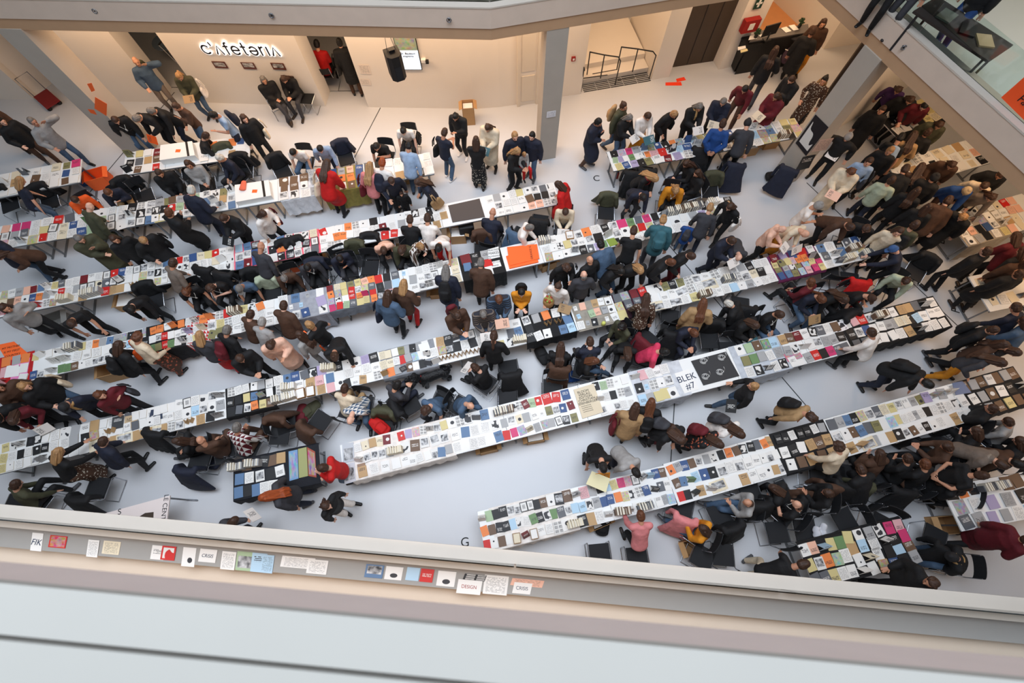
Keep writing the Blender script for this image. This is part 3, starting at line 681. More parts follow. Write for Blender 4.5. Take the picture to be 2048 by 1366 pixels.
def person(px, py, code, ang, top, bot, hair, ex='', lab=None, z0=0.0):
    J = SKEL[code]; seed = int(px * 13 + py * 7); rr = random.Random(seed)
    sc = 1.0 + rr.uniform(-.035, .045)
    if 'z' in ex: sc *= .62
    head = (J['head'] + J['HU'] * .05) * sc; a = R(ang); ca, sa = math.cos(a), math.sin(a)
    w = at(px, py, head.z + z0); x = w.x - (head.x * ca - head.y * sa); y = w.y - (head.x * sa + head.y * ca)
    tc, tn = CC[top[1]]; bc, bn = CC[bot[1]]; hc, hn = HC[hair[1]]
    r_ = thing('person', 'x', 'person', (x, y, z0), a); r_.scale = (sc, sc, sc)
    sk = rr.choice(SKIN) if 'x' not in ex else (.45, .30, .22)
    link('body', body_mesh(code), r_, color=sk)
    tm = top_mesh(code, top[0]); pat = ''
    if len(top) > 2: tm = recolor(top, tm, PT[top[2]][0]); pat = PT[top[2]][1] + ' '
    link(TN[top[0]], tm, r_, color=tc)
    lm = leg_mesh(code, bot[0])
    if len(bot) > 2: lm = recolor(bot, lm, PT[bot[2]][0])
    link('skirt' if bot[0] == 'k' else 'trousers', lm, r_, color=bc)
    shc = CC[ex[ex.index('s') + 1]][0] if 's' in ex else rr.choice([(.06, .05, .05), (.10, .08, .07), (.05, .05, .06), (.16, .11, .08), (.30, .30, .31)])
    for nm in 'lr': link('shoe', shoe_mesh(code, nm), r_, color=shc)
    if not (hair[0] == '0' and hair[1] == 'k'):
        h = link(HN[hair[0]], hair_mesh(hair[0], code), r_, color=hc)
        h.matrix_local = Matrix.Translation(J['head']) @ Matrix((J['HF'], VY, J['HU'])).transposed().to_4x4()
        if hair[0] in 'hc':
            h2 = link('hair', hair_mesh('0'), r_, color=(.18, .13, .1)); h2.matrix_local = h.matrix_local.copy()
    if 'F' in ex:
        mb = CLO.get('scarf' + code)
        if not mb:
            q = MB(); c = J['neck']; pts = [c + J['F'] * (.075 * math.cos(t * .7) ) + VY * (.085 * math.sin(t * .7)) + J['U'] * (.01 * math.sin(t)) for t in range(10)]
            loft(q, pts, [(.034, .034)] * 10, None, 10); loft(q, [c + J['F'] * .09, c + J['F'] * .14 - J['U'] * .13, c + J['F'] * .135 - J['U'] * .25], [(.035, .02)] * 3, VY, 8)
            mb = remesh(q, .016, 'scarf', None, 1); mb.materials.append(omat('cloth', 'cloth')); CLO['scarf' + code] = mb
        link('scarf', mb, r_, color=rr.choice([(.5, .1, .12), (.55, .5, .45), (.2, .2, .25), (.7, .55, .35)]))
    if 'Y' in ex:
        mb = CLO.get('lan' + code)
        if not mb:
            q = MB(); c = J['neck']; ch = J['chest'] + J['F'] * .155 - J['U'] * .05
            for s_ in (1, -1): q.tube([c - J['F'] * .06 + VY * .03 * s_, c + VY * .078 * s_ + J['F'] * .01, c + J['F'] * .115 - J['U'] * .08 + VY * .06 * s_, ch], .006, 6)
            q.tube([ch, ch - J['U'] * .05], .022, 4); mb = q.mesh('lanyard', [mat('lanyard_white', (.92, .92, .9), .7)]); CLO['lan' + code] = mb
        link('lanyard', mb, r_)
    PEOPLE.append(dict(o=r_, x=x, y=y, px=px, py=py, code=code, top=top, hair=hair, pat=pat, tn=tn, hn=hn, bn=bn, bot=bot, lab=lab, z0=z0, a=a, J=J, sc=sc, ex=ex))
    rot = Matrix.Translation((x, y, z0)) @ Matrix.Rotation(a, 4, 'Z') @ Matrix.Scale(sc, 4)
    fr = Matrix((J['F'], VY, J['U'])).transposed().to_4x4()
    for i, ch in enumerate(ex):
        if ch == 'B' or ch == 'S':
            col = CC[ex[i + 1]]; kind = ch
            g = link('backpack' if ch == 'B' else 'shoulder_bag', bag_mesh(kind), None, color=col[0])
            if ch == 'B': ml = Matrix.Translation(J['chest'] - J['F'] * .20 - J['U'] * .04) @ fr
            else: ml = Matrix.Translation(J['hip'] + VY * .27 + J['U'] * .05) @ fr @ Matrix.Rotation(0, 4, 'Z')
            g.matrix_world = rot @ ml
            PEOPLE[-1]['bag'] = (g, col[1] + (' backpack' if ch == 'B' else ' shoulder bag'))
        if ch == 'K':
            col = CC[ex[i + 1]]; q = MB(); cpos = (J['wl'] + J['wr']) / 2 if abs(J['wl'].x - J['wr'].x) < .05 else J['wl']
            cpos = cpos + J['F'] * .13 + J['U'] * .02
            m = CLO.get('heldbook')
            if not m:
                for s_ in (1, -1): q.box(0, .21, 0, .15 * s_ if s_ > 0 else .0, -.006, .006) if s_ > 0 else q.box(0, .21, -.15, 0, -.006, .006)
                m = q.mesh('open_book', [omat('print_title', 'title')], True); CLO['heldbook'] = m
            g = link('open_book', m, None, color=col[0]); g.matrix_world = rot @ Matrix.Translation(cpos) @ fr @ Matrix.Rotation(R(28), 4, 'Y') @ Matrix.Translation((-.1, 0, 0))
            PEOPLE[-1]['bag2'] = (g, 'open %s pages' % col[1])
    return r_
# ---------------- chairs ----------------
def make_chair():
    r_ = thing('stacking_chair', '', 'chair')
    b = MB(); b.box(-.20, .21, -.205, .205, .435, .455); me = b; me.build('seat', [m_seat], r_)
    q = MB(); pts = [(-.22 - .045 * math.cos(t * math.pi / 8 - math.pi / 2) * 1.0, .215 * math.cos(t * math.pi / 8)) for t in range(9)]
    pts = [(-.245 - .05 * math.sin(math.pi * t / 8) * 1.0, .215 * math.cos(math.pi * t / 8)) for t in range(9)]
    V = []; F = []
    for (x, y) in pts:
        for z, dx in ((.62, .01), (.84, -.03)): V += [(x + dx, y, z), (x + dx - .014, y, z)]
    for i in range(8):
        a = i * 4; c = a + 4
        F += [(a, a + 2, c + 2, c), (a + 1, c + 1, c + 3, a + 3), (a + 2, a + 3, c + 3, c + 2), (a, c, c + 1, a + 1)]
    F += [(0, 1, 3, 2), (32, 34, 35, 33)]; q.add(V, F); o = q.build('backrest', [m_seat], r_); fix_normals(o.data)
    for s_ in (1, -1):
        b = MB(); y = s_ * .222
        b.tube([(-.275, y * .96, .80), (-.235, y, .50), (-.21, y, .44), (.20, y, .44), (.235, y, .40), (.20, y, .03), (.16, y, .012), (-.25, y, .012)], .0105, 8)
        b.build('leg', [m_chrome], r_)
    b = MB(); b.tube([(-.25, -.222, .014), (-.25, .222, .014)], .010, 8); b.build('stretcher', [m_chrome], r_)
    return r_
m_seat = mat('seat_fabric', (.075, .08, .095), .75); m_chrome = mat('chrome', (.75, .76, .78), .25, metal=.9)
CH0 = make_chair(); CHK = list(CH0.children); NCH = [0]; CHAIRS = []
def chair(x, y, a, occupied=None):
    if NCH[0] == 0: r_ = CH0
    else:
        r_ = CH0.copy(); COL.objects.link(r_)
        for k in CHK: c = k.copy(); COL.objects.link(c); c.parent = r_
    NCH[0] += 1; r_.location = (x, y, 0); r_.rotation_euler = (0, 0, a); r_['group'] = 'black stacking chairs'
    CHAIRS.append((r_, x, y, occupied)); return r_
COATM = {}
def coat_on_chair(x, y, a, col, k):
    key = k % 3
    if key not in COATM:
        q = MB(); rr = random.Random(key + 5)
        loft(q, [(-.27, -.2, .83), (-.30, 0, .86), (-.27, .2, .83)], [(.07, .06)] * 3, (1, 0, 0), 12)
        loft(q, [(-.32, rr.uniform(-.03, .03), .82), (-.42, 0, .55), (-.50 - .03 * key, rr.uniform(-.06, .06), .16)], [(.22, .07), (.26, .09), (.27 + .04 * key, .06)], VY, 16)
        loft(q, [(-.25, 0, .84), (-.22, 0, .66), (-.18, 0, .47)], [(.22, .05), (.23, .04), (.19, .03)], VY, 14)
        for j in range(5): t = -.22 + .11 * j; loft(q, [(-.36, t * .8, .78), (-.50, t, .45), (-.56, t * 1.15, .16)], [(.03, .03), (.032, .032), (.03, .03)], VY, 8)
        loft(q, [(-.20, .2, .82), (-.15, .24, .62), (-.2, .27, .42)], [(.06, .06), (.06, .05), (.045, .04)], None, 10)
        loft(q, [(-.20, -.2, .82), (-.17, -.25, .6)], [(.06, .06), (.05, .05)], None, 10)
        me = remesh(q, .022, 'draped_coat', None, 2); me.materials.append(omat('cloth', 'cloth')); COATM[key] = me
    o = link('draped_coat', COATM[key], None, (x, y, 0), a, CC[col][0]); return o
# ---------------- printed matter ----------------
BC = {'w': ((.93, .92, .90), 'white'), 'c': ((.90, .85, .74), 'cream'), 'G': ((.66, .66, .66), 'light grey'), 'g': ((.38, .39, .41), 'grey'), 'k': ((.09, .09, .10), 'black'), 'b': ((.22, .33, .52), 'blue'),
      'B': ((.36, .48, .62), 'steel blue'), 'L': ((.70, .82, .90), 'pale blue'), 'r': ((.80, .14, .12), 'red'), 'm': ((.45, .10, .13), 'maroon'), 'o': ((.92, .52, .27), 'orange'), 'y': ((.84, .78, .55), 'pale yellow'),
      'v': ((.52, .50, .33), 'olive'), 'V': ((.66, .75, .60), 'sage'), 't': ((.74, .60, .42), 'kraft brown'), 'T': ((.42, .32, .24), 'brown'), 'p': ((.88, .68, .69), 'pink'), 's': ((.93, .72, .62), 'salmon'),
      'u': ((.68, .63, .76), 'lilac'), 'e': ((.42, .55, .36), 'green'), 'M': ((.82, .22, .44), 'magenta'), 'W': ((.90, .89, .87), 'white'), 'K': ((.12, .12, .13), 'black')}
SZ = {'S': (.145, .19), 'M': (.18, .225), 'L': (.22, .26)}
BMESH = {}
PATS = ['plain', 'title', 'text', 'photo', 'graphic', 'disc', 'thumbs', 'colourphoto', 'framed']
PW = {'plain': 'plain', 'title': 'titled', 'text': 'text covered', 'photo': 'photo fronted', 'graphic': 'boldly printed', 'disc': 'dotted', 'thumbs': 'picture grid', 'colourphoto': 'colourful', 'framed': 'framed'}
m_pages = mat('page_block', (.90, .87, .80), .9)
def book_mesh(kind, sz, pat):
    k = (kind, sz, pat)
    if k in BMESH: return BMESH[k]
    w, h = SZ[sz]; q = MB(); cm = omat('print_' + pat, pat, .55)
    if kind in ('book', 'booklet', 'print', 'card'):
        t = {'book': .020, 'booklet': .006, 'print': .002, 'card': .002}[kind]
        if kind == 'card': w, h = .085, .12
        if kind == 'print': w, h = w * 1.12, h * 1.08
        if kind == 'book':
            q.box(-w / 2, w / 2, -h / 2, h / 2, 0, .003); q.box(-w / 2 + .002, w / 2 - .004, -h / 2 + .004, h / 2 - .004, .003, t - .003, 1); q.box(-w / 2, w / 2, -h / 2, h / 2, t - .003, t); q.box(-w / 2 - .002, -w / 2 + .002, -h / 2, h / 2, 0, t)
        else: q.box(-w / 2, w / 2, -h / 2, h / 2, 0, t)
    elif kind == 'open_book':
        n = 6; V = []; F = []
        for i in range(-n, n + 1):
            x = w * .95 * i / n; z = .008 + .018 * math.sin(math.pi * min(1, abs(i) / n) ** .6)
            for y in (-h / 2, h / 2): V += [(x, y, z), (x, y, 0)]
        for i in range(2 * n):
            a = i * 4; c = a + 4; F += [(a, c, c + 2, a + 2), (a + 1, a + 3, c + 3, c + 1), (a, a + 1, c + 1, c), (a + 2, c + 2, c + 3, a + 3)]
        F += [(0, 2, 3, 1), (8 * n, 8 * n + 1, 8 * n + 3, 8 * n + 2)]; q.add(V, F)
    elif kind == 'standing_book':   # propped up like a tent
        for s_ in (1, -1):
            v = [(-w / 2, s_ * .06, 0), (w / 2, s_ * .06, 0), (w / 2, s_ * .002, h * .93), (-w / 2, s_ * .002, h * .93)]
            v2 = [(x, y - s_ * .006, z) for x, y, z in v]; f = [(0, 1, 2, 3), (7, 6, 5, 4), (0, 4, 5, 1), (1, 5, 6, 2), (2, 6, 7, 3), (3, 7, 4, 0)]
            if s_ > 0: f = [tuple(reversed(g)) for g in f]
            q.add(v + v2, f)
    elif kind == 'zigzag_card':
        for i in range(4):
            x0, x1 = -.09 + i * .045, -.045 + i * .045; y0, y1 = (-.05, .05) if i % 2 else (.05, -.05)
            q.add([(x0, y0, 0), (x1, y1, 0), (x1, y1, .12), (x0, y0, .12), (x0 + .003, y0, 0), (x1 + .003, y1, 0), (x1 + .003, y1, .12), (x0 + .003, y0, .12)], [(0, 1, 2, 3), (7, 6, 5, 4), (3, 2, 6, 7), (0, 4, 5, 1)])
    elif kind == 'spine_row':       # books standing in a row in a tray, seen from above
        r2 = random.Random(3 + len(sz)); x = -.16
        while x < .15:
            tt = r2.uniform(.01, .03); hh = r2.uniform(.15, .22); q.box(x, x + tt - .002, -.08, -.08 + hh * .75, .0, hh, 0 if r2.random() < .5 else 1); x += tt
    elif kind == 'card_box':
        q.box(-w / 2, w / 2, -h / 2, h / 2, 0, .005, 2); q.box(-w / 2, -w / 2 + .005, -h / 2, h / 2, 0, .09, 2); q.box(w / 2 - .005, w / 2, -h / 2, h / 2, 0, .09, 2)
        q.box(-w / 2, w / 2, -h / 2, -h / 2 + .005, 0, .09, 2); q.box(-w / 2, w / 2, h / 2 - .005, h / 2, 0, .09, 2); q.box(-w / 2 + .01, w / 2 - .01, -h / 2 + .01, h / 2 - .01, .004, .07, 0)
    me = q.mesh(kind, [cm, m_pages, m_card], True)
    if kind not in ('book', 'booklet', 'print', 'card'): fix_normals(me)
    BMESH[k] = me; return me
KN = {'paperback': 'paperback', 'catalogue': 'catalogue', 'zine': 'zine', 'magazine': 'magazine', 'book': 'book', 'booklet': 'booklet', 'print': 'print', 'card': 'card', 'open_book': 'open book', 'standing_book': 'propped-up book', 'zigzag_card': 'zigzag card', 'spine_row': 'row of upright books', 'card_box': 'box of cards'}
O20 = ['', 'first', 'second', 'third', 'fourth', 'fifth', 'sixth', 'seventh', 'eighth', 'ninth', 'tenth', 'eleventh', 'twelfth', 'thirteenth', 'fourteenth', 'fifteenth', 'sixteenth', 'seventeenth', 'eighteenth', 'nineteenth']
def ordw(n):
    if n < 20: return O20[n]
    t, u = divmod(n, 10); T = ['', '', 'twent', 'thirt', 'fort', 'fift', 'sixt', 'sevent', 'eight', 'ninet'][t]
    return T + ('ieth' if u == 0 else 'y-' + O20[u])
SEGS = []; ITEMS = []
CLOTHZ = {}   # row -> list of (s0, s1) covered by cloth
def s_at(rn, px):
    (ax, ay), (cx, cy), w, n = ROWS[rn]; y = ay + (cy - ay) * (px - ax) / (cx - ax); A_, d, nn, L_, w, n = rowframe(rn)
    return (at(px, y, TZ) - A_).dot(d)
def seg(rn, px0, px1, *lines):
    A_, d, nn, L_, w, n = rowframe(rn); s0, s1 = s_at(rn, px0), s_at(rn, px1); k = len(lines); base = math.atan2(d.y, d.x)
    z0 = TZ + .001
    for (c0, c1) in CLOTHZ.get(rn, []):
        if c0 - .02 < (s0 + s1) / 2 < c1 + .02: z0 = TZ + .008
    for li, ln in enumerate(lines):
        t = w * (.5 - (li + .5) / k)
        for i, ch in enumerate(ln):
            if ch in '. ': continue
            cell = (s1 - s0) / len(ln); s = s0 + cell * (i + .5); rr = rnd
            ps = A_ + d * (s + rr.uniform(-.012, .012)) + nn * (t + rr.uniform(-.012, .012)); col = ch
            sz = 'L' if cell > .235 and rr.random() < .55 else ('M' if cell > .17 else 'S')
            if k > 3: sz = 'S' if cell < .2 else 'M'
            if ch == '0': kind, col, pat = 'open_book', rr.choice('wwcw'), rr.choice(['text', 'photo'])
            elif ch == '1': kind, col, pat = 'spine_row', rr.choice('cGwTg'), 'plain'
            elif ch == '2': kind, col, pat = 'card_box', rr.choice('ctw'), rr.choice(['title', 'plain'])
            elif ch == '3': kind, col, pat = 'standing_book', rr.choice('wgt'), 'title'
            elif ch == '4': kind, col, pat = 'zigzag_card', 't', 'plain'
            elif ch in '58': kind, col, pat = 'card', rr.choice('wGL'), 'title'
            elif ch == '6': kind, col, pat = 'card', 'w', 'plain'
            else:
                dark = ch in 'kgbmTKrvBo'
                r = rr.random(); kind = 'book' if r < .40 else ('booklet' if r < .72 else ('print' if r < .94 else 'standing_book'))
                if ch in 'WK': pat = rr.choice(['photo', 'photo', 'photo', 'graphic', 'framed', 'thumbs', 'text'] if ch == 'W' else ['photo', 'photo', 'graphic', 'framed', 'disc'])
                elif dark: pat = rr.choice(['plain', 'plain', 'title', 'title', 'title', 'disc'])
                elif ch in 'wc': pat = rr.choice(['plain', 'plain', 'title', 'title', 'text', 'text', 'text', 'disc'])
                else: pat = rr.choice(['plain', 'plain', 'title', 'title', 'text', 'colourphoto'])
            ang = base + rr.gauss(0, .07) + (math.pi if kind == 'standing_book' and rr.random() < .5 else 0)
            if kind == 'standing_book': ang += rr.uniform(-.3, .3)
            nm = {('book', 'S'): 'paperback', ('book', 'L'): 'catalogue', ('booklet', 'S'): 'zine', ('booklet', 'L'): 'magazine'}.get((kind, sz), kind)
            o = link(nm, book_mesh(kind, sz, pat), None, (ps.x, ps.y, z0 + .0012 * (i % 3) + .004 * (li % 2)), ang, BC[col][0])
            ITEMS.append((rn, li, k, s, o, nm, col, pat))
def cloth(rn, px0, px1, col, near=.0, far=0, label=None, mm='cloth', w_=None):
    A_, d, nn, L_, w, n = rowframe(rn); s0, s1 = s_at(rn, px0), s_at(rn, px1); CLOTHZ.setdefault(rn, []).append((s0, s1)); h = w / 2 + .012
    if w_: h = w_ / 2
    V = []; F = []; nx = max(4, int((s1 - s0) / .08)); rr = random.Random(int(px0))
    prof = [(-h, TZ + .006)]
    if near: prof = [(-h - .03 - .04 * near, TZ - near), (-h - .03, TZ - near * .5), (-h - .008, TZ - .01)] + [(-h + .004, TZ + .006)]
    prof += [(h - .004, TZ + .006)]
    if far: prof += [(h + .008, TZ - .01), (h + .03, TZ - far * .5), (h + .03 + .04 * far, TZ - far)]
    for i in range(nx + 1):
        s = s0 + (s1 - s0) * i / nx
        for (t, z) in prof:
            wv = (.022 * math.sin(i * 1.9) + rr.uniform(-.01, .01)) * min(1, max(0, (TZ - z)) * 2.5)
            p = A_ + d * s + nn * (t + wv); V.append((p.x, p.y, max(z, .02)))
    m = len(prof)
    for i in range(nx):
        for j in range(m - 1): a = i * m + j; F.append((a, a + m, a + m + 1, a + 1))
    q = MB(); q.add(V, F, 0, False)
    if mm == 'check':
        me = q.mesh('tablecloth', [omat('cloth_check', 'plaid')])
    else: me = q.mesh('tablecloth', [omat('cloth', 'cloth')])
    o = link('tablecloth', me, None, color=col)
    md = o.modifiers.new('thick', 'SOLIDIFY'); md.thickness = .004; md.offset = -1
    fix_normals(me)
    tag(o, label, 'tablecloth'); return o
# ---------------- cloths ----------------
W_, K_ = (.90, .89, .87), (.06, .06, .07)
cloth('third west', -20, 66, (.72, .08, .09), .5, 0, 'red cloth on the table with orange and pink posters at the left edge')
cloth('third', 292, 372, K_, .55, 0, 'black cloth hanging over the third row left of the red checked cloth')
cloth('third', 374, 420, (.75, .12, .12), .35, 0, 'red and white checked cloth on the third row', 'check')
cloth('third', 566, 655, (.62, .63, .66), .62, 0, 'pale grey cloth hanging from the third row under the vases')
cloth('third', 656, 752, (.45, .47, .50), .30, 0, 'dark grey cloth under the coloured books of the third row')
cloth('third', 921, 1006, K_, .55, .06, 'long black cloth under the PRACTICE MAKES poster')
cloth('first east', 560, 628, (.88, .88, .89), .55, 0, 'white printed cloth hanging from the draped right half of the first row')
cloth('first east', 642, 728, (.55, .50, .24), .62, 0, 'olive green cloth hanging below the woman in the red coat')
cloth('second', 468, 640, (.93, .40, .48), 0, 0, 'bright pink sheet laid under magazines on the second row')
cloth('fourth', 452, 552, K_, .12, 0, 'black cloth under kraft booklets in the middle of the fourth row')
cloth('fourth', 762, 872, (.55, .56, .58), .15, 0, 'grey cloth on the fourth row above the black dog')
cloth('fourth', 1046, 1146, K_, .30, 0, 'black cloth with folded kraft cards on the fourth row')
cloth('fourth', 1149, 1228, (.60, .57, .52), .02, 0, 'taupe sheet with tiny objects on the fourth row')
cloth('fourth', 1231, 1300, (.20, .07, .13), .30, 0, 'dark maroon cloth on the fourth row by the patterned dress')
cloth('fourth', 1545, 1640, (.42, .14, .32), .10, 0, 'purple cloth under coloured books near the right end of the fourth row')
cloth('fifth', 700, 905, (.93, .90, .87), .28, 0, 'off-white cloth hanging from the left end of the fifth row')
cloth('fifth', 1268, 1370, (.80, .81, .83), .5, 0, 'white cloth hanging under the BLEK sheet on the fifth row')
cloth('fifth', 1470, 1570, (.74, .76, .79), .55, 0, 'pale grey cloth hanging right of the black animal poster')
cloth('fifth', 1690, 1885, K_, .45, 0, 'black cloth over the right end of the fifth row')
cloth('sixth', 985, 1150, (.93, .90, .87), .40, 0, 'off-white cloth hanging from the left end of the sixth row')
cloth('sixth east', 1555, 1665, K_, .05, 0, 'black cloth behind the seated woman in cream on the sixth row')
cloth('sixth east', 1935, 2050, K_, .30, 0, "black cloth at the far right end of the sixth row")
cloth('lower right', 1612, 1822, K_, .35, .05, 'black cloth of the corner table by the lower parapet')
cloth('print', 467, 640, (.05, .06, .10), .30, .10, 'navy black cloth of the small table with blue prints')
# ---------------- printed matter, far / middle / near edge, left to right ----------------
seg('top left stub', 0, 162, 'wcgwwcvM', 'wtwTwwbw', 'wwwBwwTw')
seg('info desk', 252, 322, 'vywm', 'kgtT', 'kTwr'); seg('info desk', 400, 492, 'wowob', 'w.wtw')
seg('first', 0, 60, 'sMM', 'WGg', 'pWW'); seg('first', 60, 215, 'wwrgw.w', 'wyWcbweV', 'yrwcwbVw'); seg('first', 215, 330, 'wwkWWG', 'WWWKWg', 'WwWWBy')
seg('first', 305, 400, '.vTGpV', 'KkrVmV', 'wwwWWw'); seg('first', 405, 472, 'WWvW', 'BWtW', 'GwWB')
seg('first east', 558, 640, 'TTTw', 'TTwW', 'WWwG'); seg('first east', 642, 728, 'gbGsb', 'vwoob', 'yvwTb'); seg('first east', 730, 866, 'gkwwLww', 'w...Lww', 'WGwtTKw')
seg('second', 0, 60, 'ywGs', 'cTsw', 'prmc'); seg('second', 60, 130, 'mBwyg', 'boGwr', 'wrWtw'); seg('second', 130, 220, 'wwmwwW', 'wGWWcg', '1wt11r'); seg('second', 220, 310, 'rbwWWw', 'WWwwyW', 'ttw4ww')
seg('second', 310, 380, 'wBwrW', 'KWWwW', 'ywwww'); seg('second', 380, 468, 'bcyrww', 'w0wcwW', 'w.wwW'); seg('second', 470, 638, 'LBKwWBWWWc', 'WWbWKoWwKW', 'BmbWwKKWWg')
seg('second', 640, 722, 'rwwoW', 'wwooww', 'wWWwkk'); seg('second', 722, 812, 'wk.ww', '.0mwG', '..rr.'); seg('second', 812, 895, 'wKwKww', 'wwwkwt', 'w5kt.'); seg('second', 975, 1112, 'wGwwywWgW', '.WwwwTkkW', 'wwwwwssWW')
seg('third west', 0, 60, 'oGo', 'pww', 'p.w'); seg('third', 64, 225, 'ywwwww1ywoGB', '..wwwwww', 'bWwweeTwwWWW'); seg('third', 225, 298, 'GGKkG', 'WWLWk', 'kkvrk')
seg('third', 300, 400, 'oowooWW', 'wWrwwWuw', 'evrewWWy'); seg('third', 400, 530, 'ooWr1yWo', 'cWyWwwWW', 'WvvWwWew'); seg('third', 530, 654, 'wwB5w', 'w.88.u', 'ww.Wb.W')
seg('third', 656, 752, 'mcyvyso', 'oGyrWyg', 'uWwroMr', 'MrVgyyo'); seg('third', 752, 835, 'rkg5w', 'KgL5G', 'KpTww'); seg('third', 835, 918, 'WwWWWy', 'wWWwwc', 'WWwwwc')
seg('third', 925, 985, 'mkG', 'Bkr', '.kw'); seg('third', 1085, 1170, '1ww2W', 'WwWyWw', 'twwWk'); seg('third', 1170, 1260, 'oWkWM', 'WkWWw', 'gue.kWw')
seg('third', 1260, 1340, 'egMkG', 'yryg.', 'wwkw'); seg('third', 1340, 1470, '1111k1wk', 'wwGuywY'.replace('Y', 'y'), 'w.wwwKW')
seg('fourth', 0, 100, 'yWWKKw', 'ywkwkk', 'ywwwWG'); seg('fourth', 100, 200, 'wWGwt', 'wWGkt', 'wwwwc'); seg('fourth', 200, 280, 'wWwgw', 'w4wwg', 'tt0t'); seg('fourth', 280, 350, 'wwwww', 'wwwww', 'tt0tW')
seg('fourth', 350, 450, 'wWwWWG', 'wwLWwG', 'W4tkG'); seg('fourth', 455, 548, 'WwwwGw', 'kkyBGw', 'kgWoyT'); seg('fourth', 550, 670, 'wBbgKu1', 'W1wtpB', '1122tp')
seg('fourth', 670, 760, 'kwwuk', 'wwwww', 'wkwtwW'); seg('fourth', 762, 860, 'ccwvGkGW', 'ccwrGLww', '3oG3Twk3'); seg('fourth', 860, 970, 'wtkgBWG', 'wtKkwkW', '3444444'); seg('fourth', 970, 1044, 'BWww', 'ww.gB', 'wyW1')
seg('fourth', 1048, 1145, 'WGoww', 'k.44B', 'kww.BL'); seg('fourth', 1150, 1228, '8s.tww', '5.VsGw', 'w5k.8w'); seg('fourth', 1231, 1300, 'gGmr', 'yggG', 'y.kG'); seg('fourth', 1300, 1390, 'wWvkvW', 'www0W', '0w0wy')
seg('fourth', 1390, 1500, 'WwWwWG', 'w0w1WW', '10wwLwG'); seg('fourth', 1500, 1543, 'kww', 'ckw', 'www'); seg('fourth', 1547, 1640, 'mubrw', 'yvypooGk', 'vGWvLyM', 'bBvLpMy'); seg('fourth', 1642, 1728, 'Bwkgb', 'gWB1y', 'Wg1w1')
seg('fifth', 712, 800, 'wctcm.', '3WWWG1', 'twww'); seg('fifth', 800, 900, 'rupWWWy', 'WTWWW', 'wwwwWBG'); seg('fifth', 900, 1000, 'wWWgBw', 'wBWwW', 'wwWwwB'); seg('fifth', 1000, 1090, '11wWmVr', 'GWcGw8', 'rMucGG')
seg('fifth', 1090, 1148, 'rrb', 'vWbm', 'GWKv'); seg('fifth', 1192, 1262, 'kVW8w', 'wWkWG', 'WwWww'); seg('fifth', 1270, 1345, 'wpWww', 'k5WwW', 'LGyyw'); seg('fifth', 1482, 1565, 'wVTeL', 'veGwG', 'WKWwK')
seg('fifth', 1567, 1688, 'tTmwKgwT', 'GWwwWGGk', 'wwGrkMgg'); seg('fifth', 1695, 1882, 'WprW1wwttgww', 'kWbwwGG0kLwww', 'ggwwwwtWwww')
seg('sixth', 962, 1020, 'wVkk', 'oTkk', 'rwTw'); seg('sixth', 1020, 1100, 'WWWWkT', 'LWwekW', '2m2ww'); seg('sixth', 1100, 1200, 'wKTWpG', 'egWLLWG', 'Ww1ktw'); seg('sixth', 1200, 1300, 'kLyMpWW', 'bnoyWWb'.replace('n', 'b'), 'ww1ww1w')
seg('sixth', 1302, 1340, 'LbT', 'kgw', 'wGL')
seg('sixth east', 1345, 1400, 'oGbT', 'TBeL', 'rkkt'); seg('sixth east', 1400, 1520, 'WGWkoTKk', 'bkWwWww', 'w0wwtww'); seg('sixth east', 1520, 1558, 'got', 'wWw', 'wtW'); seg('sixth east', 1560, 1662, 'kkwkkwG', 'wkwtTt', 'wTtTt')
seg('sixth east', 1668, 1790, 'gGBkyWgc', 'WwTBgvwL', '3tt0GwtK'); seg('sixth east', 1790, 1860, 'yWwGv', 'ywwGwk', 'WTwkw'); seg('sixth east', 1860, 1932, 'uGGwG', 'wWwWw', 'wwtww'); seg('sixth east', 1937, 2048, 'TGTwTGT', 'wGTwkw', 'wGTyTT')
seg('top right', 1226, 1300, 'kuMGB', 'VuwewWo', 'ybukv'); seg('top right', 1300, 1400, 'ebkoGbL', 'prKLbW', 'wmuWk'); seg('top right', 1400, 1500, 'yyKWbwW', 'KwWbKww', 'kkWtt'); seg('top right', 1500, 1600, 'wwGwyy', 'LtBwvp', 'wyy1ky')
seg('lower right', 1612, 1700, 'wsLye', 'yWoVw', 'ggyww'); seg('lower right', 1700, 1822, 'ywGWMp', 'tLwWkM', 'wcwkLT', 'wwtbkG'); seg('right corner', 1905, 2060, 'kok11TT', 'GwuGk', 'gGuGwL')
seg('print', 470, 572, '1T1kTt', 'BwWkw', 'BkBwwk')

cloth('hall north', 1772, 1878, K_, .4, 0, 'black cloth of the hall table by the right pillar')
cloth('hall south', 1912, 2000, (.66, .62, .56), .6, 0, 'grey cloth hanging from the crowded hall row at the right edge')
seg('hall north', 1776, 1878, 'wcw.vyy', 'kWWwsyo', 'wwGkycc'); seg('hall middle', 1795, 1960, 'wcWwcctw', 'wtWkcwcs', 'cwcTgwck')
seg('hall south', 1914, 2048, 'wwWwGwcrs', 'eWGuwwwss', 'wskbWwtcw', 'wGkwyscw'); seg('hall end', 1965, 2060, 'cGcyt', 'cwcTc')
